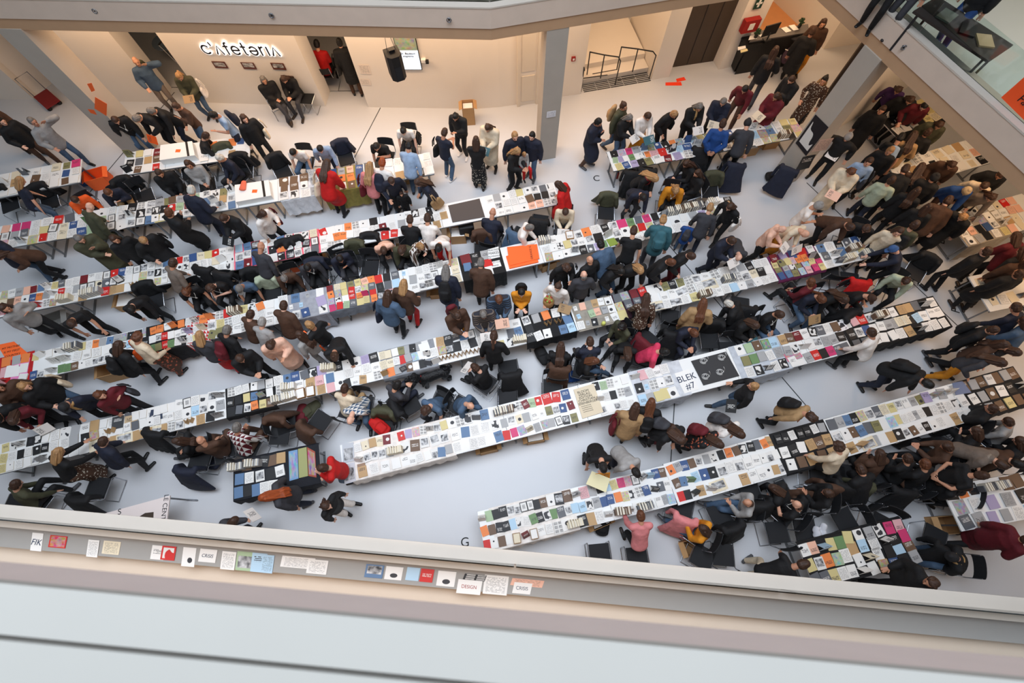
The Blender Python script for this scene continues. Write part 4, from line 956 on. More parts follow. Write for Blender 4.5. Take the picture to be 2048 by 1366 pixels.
# ---------------- people, by where their heads are seen ----------------
PP = '''270 120 V 300 jB pq 0n Bv
357 152 B 280 jv pB py SwKt
63 241 V 330 jG pB sg
0 240 E 330 jk pT sk
-42 215 E 335 jT pT sn
230 240 G 300 jk pB sn Y
272 238 U 250 jk pk sg Ko
300 222 G 230 jk pn sg
350 212 D 240 lT pB sn
424 230 M 225 tL pn sk Bn
487 235 A 310 jk pk ln ScsT
413 270 P 20 lk pk sn
437 315 O 240 ln pk sw
317 345 O 300 jk pk sn
375 327 S 290 lG pk on
526 158 S 300 ck pg og
567 158 Q 260 jk pg ln
633 85 O 90 lr pk sk
678 82 A 105 ck pT sk Sk
585 305 P 270 tw pB sk
640 298 G 285 lL pn sk
655 325 U 75 cr pk ln Sc
740 330 F 75 lp pk ly Sm
765 322 F 75 lw pB sr Bn
752 293 R 265 tk pk sk
806 262 P 270 tw pk bk Sk
818 288 G 80 lL pB sk
783 362 F 290 ln pk sn
802 387 z 280 jk pk sn
835 365 F 210 ln pk ln St
890 262 B 60 tn pB sn Sksw
910 233 M 250 jk pk bk sw
952 278 C 85 lk kk2 on
975 255 B 250 cc pk ln Kesk
1030 270 A 290 jn pB sy
1036 302 B 320 lk pk ly
1064 270 A 245 jn pB sk
527 427 M 340 lw pk on Sm
522 490 G 70 lg pk 0k
820 436 P 85 lk pB sn
855 433 P 85 lw pB sn
986 422 P 75 ln pg 0k
768 503 T 285 ls pk sn
802 503 P 270 jv pk on
842 493 R 320 l43 pk by
877 498 H 270 tw pr sk
680 518 R 300 ln pg sk
615 536 P 290 lg pk sk Y
568 558 P 290 lT pk sg
892 536 G 85 jn pB og Bk
962 522 G 85 jT pk sg
808 565 F 75 jT pr oy Sg
776 587 F 75 jB pk on Sn
568 608 G 75 jT pT sn
617 648 E 150 tk pB sy Kw
598 668 A 150 lG pG ln
998 600 B 280 jB1 pq sa Ksw
967 630 B 280 jq1 pk sg Kw
915 632 B 300 jT py ln Bm
1115 368 F 160 cr pk on
1131 425 Q 265 lc pg sn K
1062 455 Q 345 lw pk sg
1287 396 H 280 ln pg sk
1311 358 U 310 lk pk ly F
1352 382 P 260 jy pk ly Y
1372 327 Q 200 lk pn ln
1268 458 G 80 tk pk sn
1327 436 G 80 je pg by Be
1382 445 G 70 jb pB sk Bgz
1421 412 G 75 lg pn sy
1460 413 F 215 lk pk on Sw
1200 485 G 115 jB pB sk Sk
1180 518 A 120 jk pk 0k Sk
1168 548 E 95 jg pk 0g
1134 536 M 290 lk pk fn Sg
1116 573 E 250 lw pk pn Kt
1043 585 C 270 ly pk sk Bk
1243 543 F 310 jk pB lk Sg
1281 542 G 285 jk pk oy
1345 525 F 320 jk pn sa
1385 513 F 310 jk pm sn
1466 482 B 300 jn pn sn Kw
1478 515 L 255 lg pk 0k
1293 592 G 85 dT2 pk ln
1407 603 F 80 ct pk la
1455 606 T 150 jk pk sw
1640 410 D 330 tw pr hG
1566 458 B 320 ls pk 0k Kw
1612 468 U 295 lc py 0k Kw
1702 455 H 290 jT pk sn
1733 458 P 240 jk pk fn
1785 497 X 165 ln pk cb
1703 344 B 235 cc pk la Ksk
1740 322 A 245 lL pk sn Sg
1785 358 E 60 lV pn sn
1698 272 J 230 jk pk hG Kw
1650 158 E 235 dT2 pk bk Bt
1583 158 M 210 jk pk sn
1553 192 B 215 cm pk ln KcBk
1626 62 E 60 ck pk cn Kw
1648 44 A 250 jT py ln
1552 98 E 70 jk pg ln sk
1490 178 G 235 lm pT sk
1447 203 B 250 jn pk sg Kc
1447 244 N 75 lb pk sn
1496 243 G 80 lg pk hd
1400 213 B 285 jk pk og KwF
1350 228 F 300 jk pk sy Sk
1297 232 B 290 lw ky sn Ke
1260 235 B 310 jk pB og Kw
1248 210 K 320 jv pB bn Bt
1198 243 D 325 cn pT sk Sk
1812 563 P 235 lV pk bn
1745 597 R 290 tk pk cn
1645 600 Q 285 ln pB pa Kt
1562 630 O 300 lk pB sn Y
1622 562 O 120 lm pk sa
1512 652 Q 300 jk pk on Ke
41 359 G 60 tn pB oy
150 400 P 310 lo pk sn
215 385 R 300 ln pt sa
179 411 G 65 jv pv 0k
338 422 D 60 ck pk sa
383 377 F 75 jn pn sw
446 437 B 255 jk pk sn Kk
157 477 D 320 cv pk sg
227 477 A 310 jk pk on
287 481 F 320 ck pk sy Sk
-12 468 F 70 jn pB sk
-8 515 U 240 jT pk on sk
347 523 G 60 lq pk sn
372 586 P 300 tk pk la Y
420 577 R 275 tk pk fn Y
478 578 P 280 tB pk cg
6 615 K 330 lG pk ln
263 620 H 300 lk pk sk
144 648 H 310 tk pk sn
400 668 F 85 lg kr oy
455 657 G 65 lk pg sg Bm
275 671 F 65 lc k42 fa So
238 688 G 65 jk pk on Bk
480 718 B 310 jk pk sn
541 693 M 300 cs pk on
46 772 E 340 jk pB ly Sc
197 790 K 335 lm pk la Sg
128 814 F 300 jn pk cd F
27 843 U 300 lm pk on Kw
-8 775 E 335 jT pk on
-5 840 U 310 jk pk sk
118 902 X 65 lk k22 oy
207 880 G 65 jn pk sn
352 882 S 190 lk pk ln
400 879 O 110 lT pT 0k
474 852 R 75 lm3 pT sg
32 966 P 65 lv pk sT
502 626 G 60 lT pk sn
525 641 G 70 lG pn sG
670 716 H 290 lk pk bn
690 774 P 75 lc pt sn
796 768 Q 50 lg pn sk
700 842 T 265 lB3 pB 0k
850 822 P 240 tB pg fn
942 812 P 330 lB pB 0k
948 733 Q 145 lk pk sn Kw
988 668 F 85 lk pk pn
642 936 D 190 lr pB sn
526 995 F 200 lg pn lr
469 1041 U 50 jg pn sn Kw
652 1012 A 340 lk pw ln sk
1122 690 P 85 lk pk ln
1180 680 R 95 ln pg sn
1243 653 O 215 lv pk fk
1192 722 Y 345 lk pB oa
1256 716 T 265 lk pk on
1332 704 P 340 lM pk sk
1390 668 Q 290 ln pn sa
1272 812 G 75 ct pt on Sm
1303 803 F 80 jk pk la Bk
1508 771 E 165 lk pB sy Kk
1362 882 U 310 lk pk on Bg
1440 890 G 310 lk4 pk on Bm
1482 870 G 305 tw pk ln Bg
1207 938 U 275 tk pk sk Ky
1274 948 H 295 lG pn sk
1281 1028 H 95 lp pk sa
1405 1056 Y 145 ly pB on
1495 1005 Y 165 lG pB 0n
1742 662 G 125 lw pk sn
1626 836 G 305 lt pk fn Bk
1858 770 H 300 jk pn sk Bk
2004 727 F 305 lg py ln Sw
2034 706 F 300 jk pk on
1677 890 G 115 lc pk fn
1893 892 Q 150 lT pk sn
1815 914 R 110 lk pk sn
2016 841 P 130 lG pg sn
1968 951 N 350 tk pk sn
2006 932 U 300 jq pk bn F
1594 1008 Y 135 tk pk 0n Y
1610 1127 H 20 tk pc sn
1901 1113 T 165 jk pB hd F
2062 1080 E 5 cm pk sn
1866 1166 E 190 jk pk fn
1797 180 G 235 lu pk ln
1822 200 G 250 jk pk on
1850 212 F 250 jm pk sk
1803 272 G 60 tk pk sk BL
1828 268 F 70 lt pk ln
1766 218 A 240 ck pk sn
1858 262 E 60 jk pk sn
1880 250 F 240 jv pk on
1812 335 G 65 jk pk sn
1843 332 G 65 lT pk ln
1782 300 A 240 jk pk sy
1872 352 A 60 ck pk hd
1905 330 F 240 jT pk on
1935 382 G 250 jb pT hc
1898 398 G 60 jT pm sn
1970 372 G 235 lc pk sn
1926 434 F 215 ck pk oy
1832 447 A 60 lv pk sn Bk
1800 462 A 240 lc pk ln
2003 350 F 240 jk pk sn
1835 380 A 60 jk pk ln
1858 412 A 60 jk pk on
1985 395 G 250 lq pk ln
2032 470 G 100 jm pk on
2046 500 F 100 jk pk ln
2040 545 A 90 ck pk sn
2060 520 E 80 jT pk on
1975 500 A 110 jk pk sn
2032 612 G 110 ln pk sn
2048 640 G 120 jB pk on
1990 660 A 300 jk pk sn Bk
2010 690 E 300 jT pk ln
1952 860 R 130 lk pk on
1985 815 O 130 jk pk sn
2040 880 P 130 jk pk on
1905 950 T 145 lk pT ln
1760 905 R 100 jT pk on
1720 935 T 110 jk pk sn
1850 925 P 110 lk pT sa
1935 975 O 330 jk pk ln
2040 930 P 300 jT pk sk
1655 985 Y 160 lk pT sn
1545 975 T 150 jk pk on
1690 600 P 290 jk pk ln
1365 880 G 300 jk pm ln
1395 345 O 200 jk pk ln
'''
DONE = []
for ln in PP.strip().splitlines():
    f = ln.split(); code = f[2]; ex = f[7] if len(f) > 7 else ''
    if code == 'z': code = 'A'; ex += 'z'
    ex = ex.replace('43', '')
    top = f[4].replace('l43', 'lT3'); bot = f[5].replace('k42', 'kT4').replace('k22', 'kT2')
    if ex.endswith('K'): ex += 'w'
    person(float(f[0]), float(f[1]), code, float(f[3]), top, bot, f[6], ex)
# which row is a person beside?
RF = {}
for rn in ROWS:
    A_, d, nn, L_, w, n = rowframe(rn); RF[rn] = (A_, d, nn, L_, w)
def where(x, y):
    best = None
    for rn, (A_, d, nn, L_, w) in RF.items():
        v = Vector((x, y, TZ)) - A_; s = v.dot(d); t = v.dot(nn); ds = max(0, -s, s - L_)
        q = math.hypot(ds, max(0, abs(t) - w / 2))
        if best is None or q < best[0]: best = (q, rn, 'behind' if t > 0 else 'before', s)
    return best
PL = {'top left stub': 'stub row', 'info desk': 'info desk', 'first': 'first row', 'first east': 'draped tables', 'second': 'second row', 'third west': 'red table', 'third': 'third row', 'fourth': 'fourth row',
      'fifth': 'fifth row', 'sixth': 'sixth row', 'sixth east': 'sixth row', 'top right': 'top right row', 'lower right': 'corner table', 'right corner': 'right edge table', 'print': 'print table', 'hall north': 'pillar hall table', 'hall middle': 'hall middle row', 'hall south': 'hall edge row', 'hall end': 'hall end table'}
for p in PEOPLE:
    w_ = where(p['x'], p['y']); p['w'] = w_
    under = p['y'] > 10.2 or (p['x'] - 6.42) * 12.43 + (p['y'] - 11.08) * 5.88 > 0
    if under and w_[0] > .8: loc = 'under the gallery'
    elif w_[0] > 1.3: loc = 'in the open aisle'
    else: loc = w_[2] + ' the ' + PL[w_[1]]
    hair = (HT[p['hair'][0]] % p['hn']) if '%s' in HT[p['hair'][0]] else HT[p['hair'][0]]
    p['loc'] = loc; p['hs'] = hair
    p['lab'] = 'person, %s, %s%s %s, %s %s' % (hair, p['pat'], p['tn'], TN[p['top'][0]], PN[p['code']], loc)
from collections import Counter
def dups(key): c = Counter(p[key] for p in PEOPLE); return [k for k, v in c.items() if v > 1]
for l in dups('lab'):
    for p in PEOPLE:
        if p['lab'] == l: p['lab'] = l.replace(p['tn'] + ' ' + TN[p['top'][0]], p['tn'] + ' ' + TN[p['top'][0]] + ', %s %s' % (p['bn'], 'skirt' if p['bot'][0] == 'k' else 'trousers'), 1)
for l in dups('lab'):
    g = sorted([p for p in PEOPLE if p['lab'] == l], key=lambda p: p['px'])
    for i, p in enumerate(g): p['lab'] = l + ', ' + (['left one', 'right one'] if len(g) == 2 else ['%s from left' % ordw(j + 1) for j in range(len(g))])[i]
def short(t):
    for a_, b_ in ((' hair,', ','), (' the ', ' '), (' trousers,', ' legs,'), (' looking down', ''), (' leaning forward', ' leaning'), ('light grey', 'grey')):
        if len(t.split()) <= 16: break
        t = t.replace(a_, b_)
    return t
for p in PEOPLE:
    p['o']['label'] = short(p['lab'])
    if 'bag' in p:
        g, t_ = p['bag']; tag(g, t_ + ' on the person in ' + p['tn'] + ' ' + TN[p['top'][0]] + ' ' + p['loc'], 'bag', 'bags carried by visitors')
    if 'bag2' in p:
        g, t_ = p['bag2']; tag(g, t_ + ' held by ' + p['tn'] + ' ' + TN[p['top'][0]] + ' person ' + p['loc'], 'book', 'books held by visitors')
    if p['code'] in SEATED:
        J = p['J']; hx = (J['hip'].x + .02) * p['sc']; x = p['x'] + hx * math.cos(p['a']); y = p['y'] + hx * math.sin(p['a'])
        chair(x, y, p['a'], p)
for lab_key in ('bag', 'bag2'):
    seen = {}
    for p in PEOPLE:
        if lab_key in p:
            seen.setdefault(p[lab_key][0]['label'], []).append((p['px'], p[lab_key][0]))
    for l, g in seen.items():
        g.sort(key=lambda t: t[0])
        if len(g) > 1:
            for i, (x, o) in enumerate(g): o['label'] = l + ', %s from left' % ordw(i + 1)
# empty chairs, some with coats over their backs: x, y of the seat, direction it faces, coat colour or -
EC = '''612 196 265 -
566 345 300 k
692 318 290 n
1212 425 265 v
1420 383 265 v
1080 443 80 k
1040 470 60 B
1262 350 80 k
1290 345 80 k
1462 335 80 n
1395 305 80 k
1570 345 60 n
965 500 270 T
745 505 270 k
715 520 270 v
740 535 270 -
700 540 280 -
640 555 280 n
515 575 280 k
545 590 280 V
582 518 280 k
605 512 300 k
470 545 80 k
430 535 80 k
308 602 290 k
20 410 300 k
100 405 300 k
290 392 300 -
265 392 300 k
380 345 290 k
460 325 290 v
490 345 280 k
640 843 60 T
572 848 20 -
560 870 270 T
820 810 30 k
885 800 70 -
770 855 265 v
1018 738 100 k
1015 795 90 -
1105 775 270 -
1120 725 80 T
1295 680 45 m
1340 660 80 k
1420 680 270 k
1455 700 270 -
1280 620 80 k
1340 635 80 -
1480 610 80 k
1700 660 300 k
1660 545 80 -
1700 560 80 r
1830 545 230 k
1275 1117 95 -
1200 1110 95 -
1405 1115 60 -
1446 1110 85 -
1555 1065 95 -
1610 1060 270 -
1690 1040 200 -
1765 1050 240 -
1640 950 80 T
1670 950 80 k
1700 950 80 v
1740 955 80 -
1560 985 110 k
1500 985 100 k
1440 1030 110 k
1870 1075 60 k
195 975 85 k
70 1005 85 -
30 1010 85 -
400 920 85 n
340 850 80 k
1365 1015 70 p
1780 960 80 k
'''
NC = 0
for ln in EC.strip().splitlines():
    f = ln.split(); p = at(float(f[0]), float(f[1]), .45); a = R(float(f[2])); chair(p.x, p.y, a)
    if f[3] != '-':
        o = coat_on_chair(p.x, p.y, a, f[3], NC); NC += 1; w_ = where(p.x, p.y)
        tag(o, '%s coat draped over the back of an empty chair %s the %s' % (CC[f[3]][1], w_[2], PL[w_[1]]), 'coat', 'coats on chair backs'); o['_px'] = float(f[0])
seen = {}
for o in [o for o in COL.objects if o.name.startswith('draped_coat')]: seen.setdefault(o['label'], []).append(o)
for l, g in seen.items():
    g.sort(key=lambda o: o['_px'])
    if len(g) > 1:
        for i, o in enumerate(g): o['label'] = l.replace('draped over the back of an', 'on an') + ', %s from left' % ordw(i + 1)
    for o in g: del o['_px']
seen = {}
for (o, x, y, occ) in CHAIRS:
    if occ: o['label'] = 'black chair under person in %s with %s %s' % (occ['tn'], occ['hs'].replace(' hair', ''), occ['loc'])
    else: w_ = where(x, y); o['label'] = 'empty black chair with chrome frame %s the %s' % (w_[2], PL[w_[1]])
    seen.setdefault(o['label'], []).append((x, o))
for l, g in seen.items():
    g.sort(key=lambda t: t[0])
    if len(g) > 1:
        for i, (x, o) in enumerate(g): o['label'] = l + ', %s from left' % ordw(i + 1)
for (o, x, y, occ) in CHAIRS:
    if len(o['label'].split()) > 16: o['label'] = o['label'].replace(' under person in', ' under').replace(' the ', ' ')
# labels of the printed matter
grp = {}
for it in ITEMS:
    rn = it[0]; L_, n = rowframe(rn)[3], rowframe(rn)[5]; tn = max(0, min(n - 1, int(it[3] / (L_ / n)))); edge = {2: ['far edge', 'near edge'], 3: ['far edge', 'middle', 'near edge'], 4: ['far edge', 'upper middle', 'lower middle', 'near edge']}[it[2]][it[1]]
    grp.setdefault((rn, tn, edge), []).append(it)
PQ = dict(PL); PQ.update({'first east': 'draped row', 'sixth east': 'long sixth row'})
for (rn, tn, edge), g in grp.items():
    g.sort(key=lambda t: t[3]); n = rowframe(rn)[5]
    for i, t in enumerate(g):
        rn_, li_, k_, s, o, kind, col, pat = t
        tag(o, '%s %s %s, %s of the %s%s, %s from left' % (BC[col][1], PW[pat], KN[kind] if kind != 'spine_row' else 'upright books', edge, PQ[rn], "'s %s table" % ORD[tn] if n > 1 else '', ordw(i + 1)),
            {'paperback': 'paperback', 'catalogue': 'catalogue', 'zine': 'zine', 'magazine': 'magazine', 'book': 'book', 'booklet': 'booklet', 'print': 'print', 'card': 'card', 'open_book': 'book', 'standing_book': 'book', 'zigzag_card': 'folded card', 'spine_row': 'books', 'card_box': 'box'}[kind], KN[kind] + 's on the ' + PL[rn])
        if len(o['label'].split()) > 16: o['label'] = o['label'].replace(' fronted', '').replace(' covered', '').replace('boldly ', '').replace('row of ', '').replace('light ', '').replace('propped-up', 'propped').replace('open book', 'book').replace('pale ', '')
        if len(o['label'].split()) > 16: o['label'] = o['label'].replace(' of the', ',', 1)
# ---------------- signs, objects and writing ----------------
def onwall(px, py, a, b, off=0.0):
    """point where the sight line meets the upright plane through a-b (off: in front of it)"""
    a = Vector((a[0], a[1], 0)); b = Vector((b[0], b[1], 0)); n = Vector((b.y - a.y, -(b.x - a.x), 0)).normalized()
    if n.dot(Vector((0, 5, 0)) - a) < 0: n = -n
    d = M3 @ Vector((px - 1024, 683 - py, -FOC)); o = Vector((0, 0, CAMZ)); t = (a + n * off - o).dot(n) / d.dot(n); return o + d * t, n
def sheet(name, pts, m, th=.004, mi_uv=True, parent=None, color=None):
    """thin sheet with four corners in space, given anticlockwise as seen from its face"""
    p = [Vector(q) for q in pts]; n = (p[1] - p[0]).cross(p[3] - p[0]).normalized() * th
    v = p + [q - n for q in p]; me = bpy.data.meshes.new(name); me.from_pydata([tuple(q) for q in v], [], [(0, 1, 2, 3), (7, 6, 5, 4), (0, 4, 5, 1), (1, 5, 6, 2), (2, 6, 7, 3), (3, 7, 4, 0)])
    l = me.uv_layers.new(name='UVMap'); uv = [(0, 0), (1, 0), (1, 1), (0, 1)]
    for lp in me.loops: l.data[lp.index].uv = uv[lp.vertex_index % 4]
    me.materials.append(m); return link(name, me, parent, color=color)
CW = ((-9.5, 12.16), (-5.79, 11.97))
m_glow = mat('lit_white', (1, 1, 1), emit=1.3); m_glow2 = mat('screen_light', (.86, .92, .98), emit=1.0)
# backlit cafeteria lettering
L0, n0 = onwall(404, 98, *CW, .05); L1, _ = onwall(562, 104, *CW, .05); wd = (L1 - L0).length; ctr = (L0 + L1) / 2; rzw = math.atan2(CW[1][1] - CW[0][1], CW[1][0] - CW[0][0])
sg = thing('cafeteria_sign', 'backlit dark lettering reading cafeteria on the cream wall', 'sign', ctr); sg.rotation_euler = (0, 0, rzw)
glyph = "c'\u039bfet\u0259ri\u039b"
def fit_text(name, s, W_, matl, parent, z, y, off=0.0, rot=(math.pi / 2, 0, 0), x=0):
    c = bpy.data.curves.new(name, 'FONT'); c.body = s; c.size = 1; c.align_x = 'CENTER'; c.align_y = 'CENTER'; c.space_character = 1.12
    o = bpy.data.objects.new(name + 't', c); COL.objects.link(o); bpy.context.view_layer.update(); w0 = o.dimensions.x; c.size = W_ / w0; c.extrude = .012; c.offset = off
    me = bpy.data.meshes.new_from_object(o.evaluated_get(bpy.context.evaluated_depsgraph_get())); bpy.data.objects.remove(o); me.materials.clear(); me.materials.append(matl)
    q = link(name, me, parent, (x, y, z)); q.rotation_euler = rot; return q
def arc(cx, cy, rx, ry, a0, a1, n=12): return [(cx + rx * math.cos(R(a0 + (a1 - a0) * k / n)), cy + ry * math.sin(R(a0 + (a1 - a0) * k / n))) for k in range(n + 1)]
GL = [('c', [arc(.5, .5, .5, .5, 45, 315)], 1.0), ("'", [[(.1, 1.05), (.0, 1.35)]], .2), ('l', [[(0, 0), (.42, 1), (.84, 0)]], .95), ('f', [[(.25, 0), (.25, 1.15)] + arc(.5, 1.15, .25, .25, 180, 90, 5), [(0, .95), (.5, .95)]], .62),
      ('e', [[(0.02, .5), (.96, .5)] + arc(.48, .5, .48, .5, 0, 320, 14)], 1.05), ('t', [[(.25, 1.4), (.25, .2)] + arc(.45, .2, .2, .2, 180, 270, 4), [(0, .95), (.5, .95)]], .68), ('a', [[(.94, .5), (0, .5)] + arc(.48, .5, .48, .5, 180, 500, 14)], 1.08),
      ('r', [[(0, 0), (0, 1)], [(0, .6)] + arc(.4, .6, .4, .4, 180, 90, 6)], .6), ('i', [[(.05, 0), (.05, 1)]], .3), ('l2', [[(0, 0), (.42, 1), (.84, 0)]], .9)]
tot = sum(g[2] + .18 for g in GL); sc_ = wd / tot; x_ = -wd / 2
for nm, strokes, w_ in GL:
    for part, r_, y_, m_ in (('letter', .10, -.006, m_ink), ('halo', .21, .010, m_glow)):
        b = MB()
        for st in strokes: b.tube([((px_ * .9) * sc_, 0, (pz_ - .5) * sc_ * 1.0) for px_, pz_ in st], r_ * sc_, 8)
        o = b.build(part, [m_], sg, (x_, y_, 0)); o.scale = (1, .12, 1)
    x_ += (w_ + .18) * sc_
for px, py, w_ in ((444, 130, 'left'), (501, 132, 'middle'), (560, 133, 'right')):
    a, n_ = onwall(px - 13, py + 6, *CW, .02); b_, _ = onwall(px + 13, py + 7, *CW, .02); u = b_ - a; z = Vector((0, 0, u.length * .55))
    tag(sheet('food_photo', [a, b_, b_ + z, a + z], omat('print_photo', 'photo'), .01, color=(.38, .20, .16)), w_ + ' small food photograph on the wall under the cafeteria lettering', 'picture', 'food photographs')
# screen, loudspeaker and small things on the back wall
BW = ((-4.47, 11.93), (-1.24, 11.83))
a, n_ = onwall(803, 139, *BW, .05); b_, _ = onwall(843, 139, *BW, .05); tv = thing('wall_screen', 'tall white display screen on the back wall behind the loudspeaker', 'screen', a)
u = b_ - a; z = Vector((0, 0, u.length * 1.75)); o_ = Vector((0, 0, 0)); sheet('bezel', [o_ - u * .03 - z * .02 - n_ * .005, u * 1.03 - z * .02 - n_ * .005, u * 1.03 + z * 1.02 - n_ * .005, -u * .03 + z * 1.02 - n_ * .005], m_black, .03, parent=tv)
sheet('display', [o_, u, u + z * .58, z * .58], m_glow2, .006, parent=tv); sheet('picture', [z * .58, u + z * .58, u + z, z], omat('print_colourphoto', 'colourphoto'), .006, parent=tv, color=(.6, .68, .6))
for i, (s_, zz) in enumerate((('Dr. Baudouin', .5), ('programma', .42))): fit_text('caption', s_, u.length * (.7 - .2 * i), mat('grey_ink', (.45, .47, .5)), tv, z.z * zz, -.02, x=u.length * .5)
p = at(790, 118, 3.0); p.y -= .12; sp = thing('loudspeaker', 'black loudspeaker hanging on chains below the beam', 'loudspeaker', p, R(25))
b = MB(); b.box(-.17, .17, -.16, .12, -.30, .30); b.prism([(-.17, -.16), (.17, -.16), (.09, -.25), (-.09, -.25)], -.30, .30); b.build('cabinet', [m_black], sp)
b = MB(); b.prism([(-.14, -.17), (.14, -.17), (.07, -.258), (-.07, -.258)], -.27, .05); b.build('grille', [mat('grille', (.11, .11, .12), .9)], sp)
b = MB(); b.box(-.07, .07, -.05, .05, .30, .34); b.build('handle', [m_dark], sp)
for s_ in (-1, 1): b = MB(); b.tube([(s_ * .1, 0, .3), (0, .1, 1.0), (0, .22, 1.28)], .006, 5); b.build('chain', [m_steel], sp)
a, n_ = onwall(848, 118, *BW, .0); t_ = thing('wall_camera', 'small white wall camera right of the display screen', 'camera', a); b = MB(); b.box(-.07, .05, -.1, 0, -.04, .04); b.build('housing', [m_white], t_); b = MB(); b.box(.05, .13, -.13, -.05, -.05, .03); b.build('lens', [m_black], t_)
for py, h, s_ in ((138, .30, 'upper'), (160, .2, 'lower')):
    a, n_ = onwall(722, py + 10, *BW, .01); b_, _ = onwall(743, py + 11, *BW, .01); z = Vector((0, 0, h)); tag(sheet('wall_notice', [a, b_, b_ + z, a + z], omat('print_text', 'text'), .004, color=(.92, .87, .82)), s_ + ' pale printed notice beside the cafeteria doorway', 'notice')
# boxes
def carton(label, px, py, sx, sy, sz, rz=0, m=None, z=0.0, name='cardboard_box', cat='box', flaps=True, fill=None):
    p = at(px, py, z + sz); t_ = thing(name, label, cat, (p.x, p.y, z), R(rz)); m = m or m_card
    b = MB(); x, y = sx / 2, sy / 2
    b.box(-x, x, -y, y, 0, .01); b.box(-x, -x + .01, -y, y, .01, sz); b.box(x - .01, x, -y, y, .01, sz); b.box(-x, x, -y, -y + .01, .01, sz); b.box(-x, x, y - .01, y, .01, sz); b.build('carton', [m], t_)
    if flaps:
        for s_ in (-1, 1):
            b = MB(); b.add([(s_ * x, -y, sz), (s_ * x, y, sz), (s_ * (x + .09), y, sz - .05), (s_ * (x + .09), -y, sz - .05)], [(0, 1, 2, 3)]); o = b.build('flap', [m], t_); md = o.modifiers.new('t', 'SOLIDIFY'); md.thickness = .005
    if fill: b = MB(); b.box(-x + .03, x - .03, -y + .03, y - .03, .01, sz * .85); b.build('contents', [fill], t_, uv=True)
    return t_
carton('tall cardboard box with crumpled papers by the back wall', 935, 208, .34, .34, .62, 5, fill=m_paper)
b = at(938, 232, .0); t_ = tag(link('paper_sheet', MB().mesh('x'), None), 'x', 'paper'); bpy.data.objects.remove(t_)
BX = '''915 462 .4 .35 .35 cardboard box under the second row left of the black suitcase
186 348 .5 .4 .4 o orange crate beside the stub row at far left
155 350 .3 .3 .3 blue crate behind the orange crate at far left
300 412 .5 .35 .25 cardboard box under the first row behind the long legs
320 425 .4 .3 .2 flat cardboard box beside the larger one under the first row
395 395 .4 .3 .3 brown box under the first row near the white haired man
250 598 .5 .4 .3 open box of flyers under the second row at left
100 640 .5 .4 .3 grey cardboard box under the second row near the left edge
415 550 .5 .4 .3 brown carton under the second row beside the grey sweater
595 518 .5 .35 .3 o orange carton under the pink sheet on the second row
630 515 .4 .35 .3 brown carton right of the orange one under the second row
670 500 .4 .3 .3 grey carton of papers under the middle of the second row
790 478 .35 .3 .3 carton of magazines under the second row
875 580 .4 .3 .2 brown shoe box under the third row beside the black cloth
1095 520 .4 .3 .3 carton under the orange posters on the third row
70 755 .5 .4 .3 brown carton under the left end of the third row
215 735 .5 .4 .4 large brown carton under the third row near the left
975 890 .4 .3 .3 cardboard flap under the fifth row
1070 870 .4 .3 .3 long carton under the fifth row
820 345 .3 .3 .3 brown carton under the draped tables
1900 1050 .4 .35 .35 square kraft box by the right edge table
1200 1040 .4 .3 .3 kraft carton under the sixth row
1150 1030 .3 .25 .3 small kraft carton under the sixth row near its left end
1385 1095 .3 .3 .3 carton of posters near the lower black chairs
1500 290 .5 .3 .3 crumpled brown carton under the top right row
1545 275 .4 .3 .3 brown carton at the right end of the top right row'''
for i, ln in enumerate(BX.splitlines()):
    f = ln.split(); m = m_card; tx = f[5:]
    if tx[0] == 'o': m = m_orange; tx = tx[1:]
    if 'blue' in tx: m = mat('blue_plastic', (.2, .36, .58))
    if 'grey' in tx: m = mat('grey_card', (.55, .54, .52))
    carton(' '.join(tx), float(f[0]), float(f[1]), float(f[2]), float(f[3]), float(f[4]), 14 + (i * 37) % 20 - 10, m, fill=m_paper if i % 3 == 0 else None)
# suitcase
p = at(932, 452, .5); t_ = thing('rolling_suitcase', 'black rolling suitcase standing under the second row', 'suitcase', (p.x, p.y, 0), R(10))
b = MB(); b.box(-.2, .2, -.12, .12, .04, .56); o = b.build('shell', [m_black], t_); md = o.modifiers.new('b', 'BEVEL'); md.width = .04; md.segments = 3
b = MB(); b.tube([(-.1, 0, .56), (-.1, 0, .66), (.1, 0, .66), (.1, 0, .56)], .01, 6); b.build('handle', [m_dark], t_)
for x in (-.15, .15):
    b = MB(); b.tube([(x, -.1, .03), (x, -.07, .03)], .03, 8); b.build('wheel', [m_dark], t_)
# black dog
p = at(866, 752, .40); dg = thing('dog', 'black curly-coated dog standing beside a chair under the fourth row', 'dog', (p.x, p.y, 0), R(200))
q = MB(); loft(q, [(-.30, 0, .46), (-.12, 0, .47), (.10, 0, .46), (.26, 0, .50)], [(.12, .12), (.125, .13), (.14, .16), (.11, .13)], VY, 16)
loft(q, [(.26, 0, .52), (.36, 0, .66), (.40, 0, .70)], [(.09, .09), (.075, .08), (.075, .075)], VY, 12); loft(q, [(.38, 0, .72), (.46, 0, .70), (.57, 0, .66)], [(.085, .085), (.065, .06), (.035, .035)], VY, 12)
for s_ in (1, -1):
    loft(q, [(.38, s_ * .075, .76), (.36, s_ * .10, .66), (.37, s_ * .10, .60)], [(.03, .03), (.03, .045), (.02, .03)], None, 8)
    loft(q, [(.22, s_ * .08, .46), (.20, s_ * .085, .26), (.22, s_ * .085, .06), (.25, s_ * .085, .04)], [(.075, .075), (.055, .055), (.05, .05), (.045, .04)], None, 10)
    loft(q, [(-.28, s_ * .08, .46), (-.22, s_ * .085, .30), (-.36, s_ * .085, .19), (-.34, s_ * .085, .06), (-.30, s_ * .085, .04)], [(.09, .09), (.065, .065), (.05, .05), (.05, .05), (.045, .04)], None, 10)
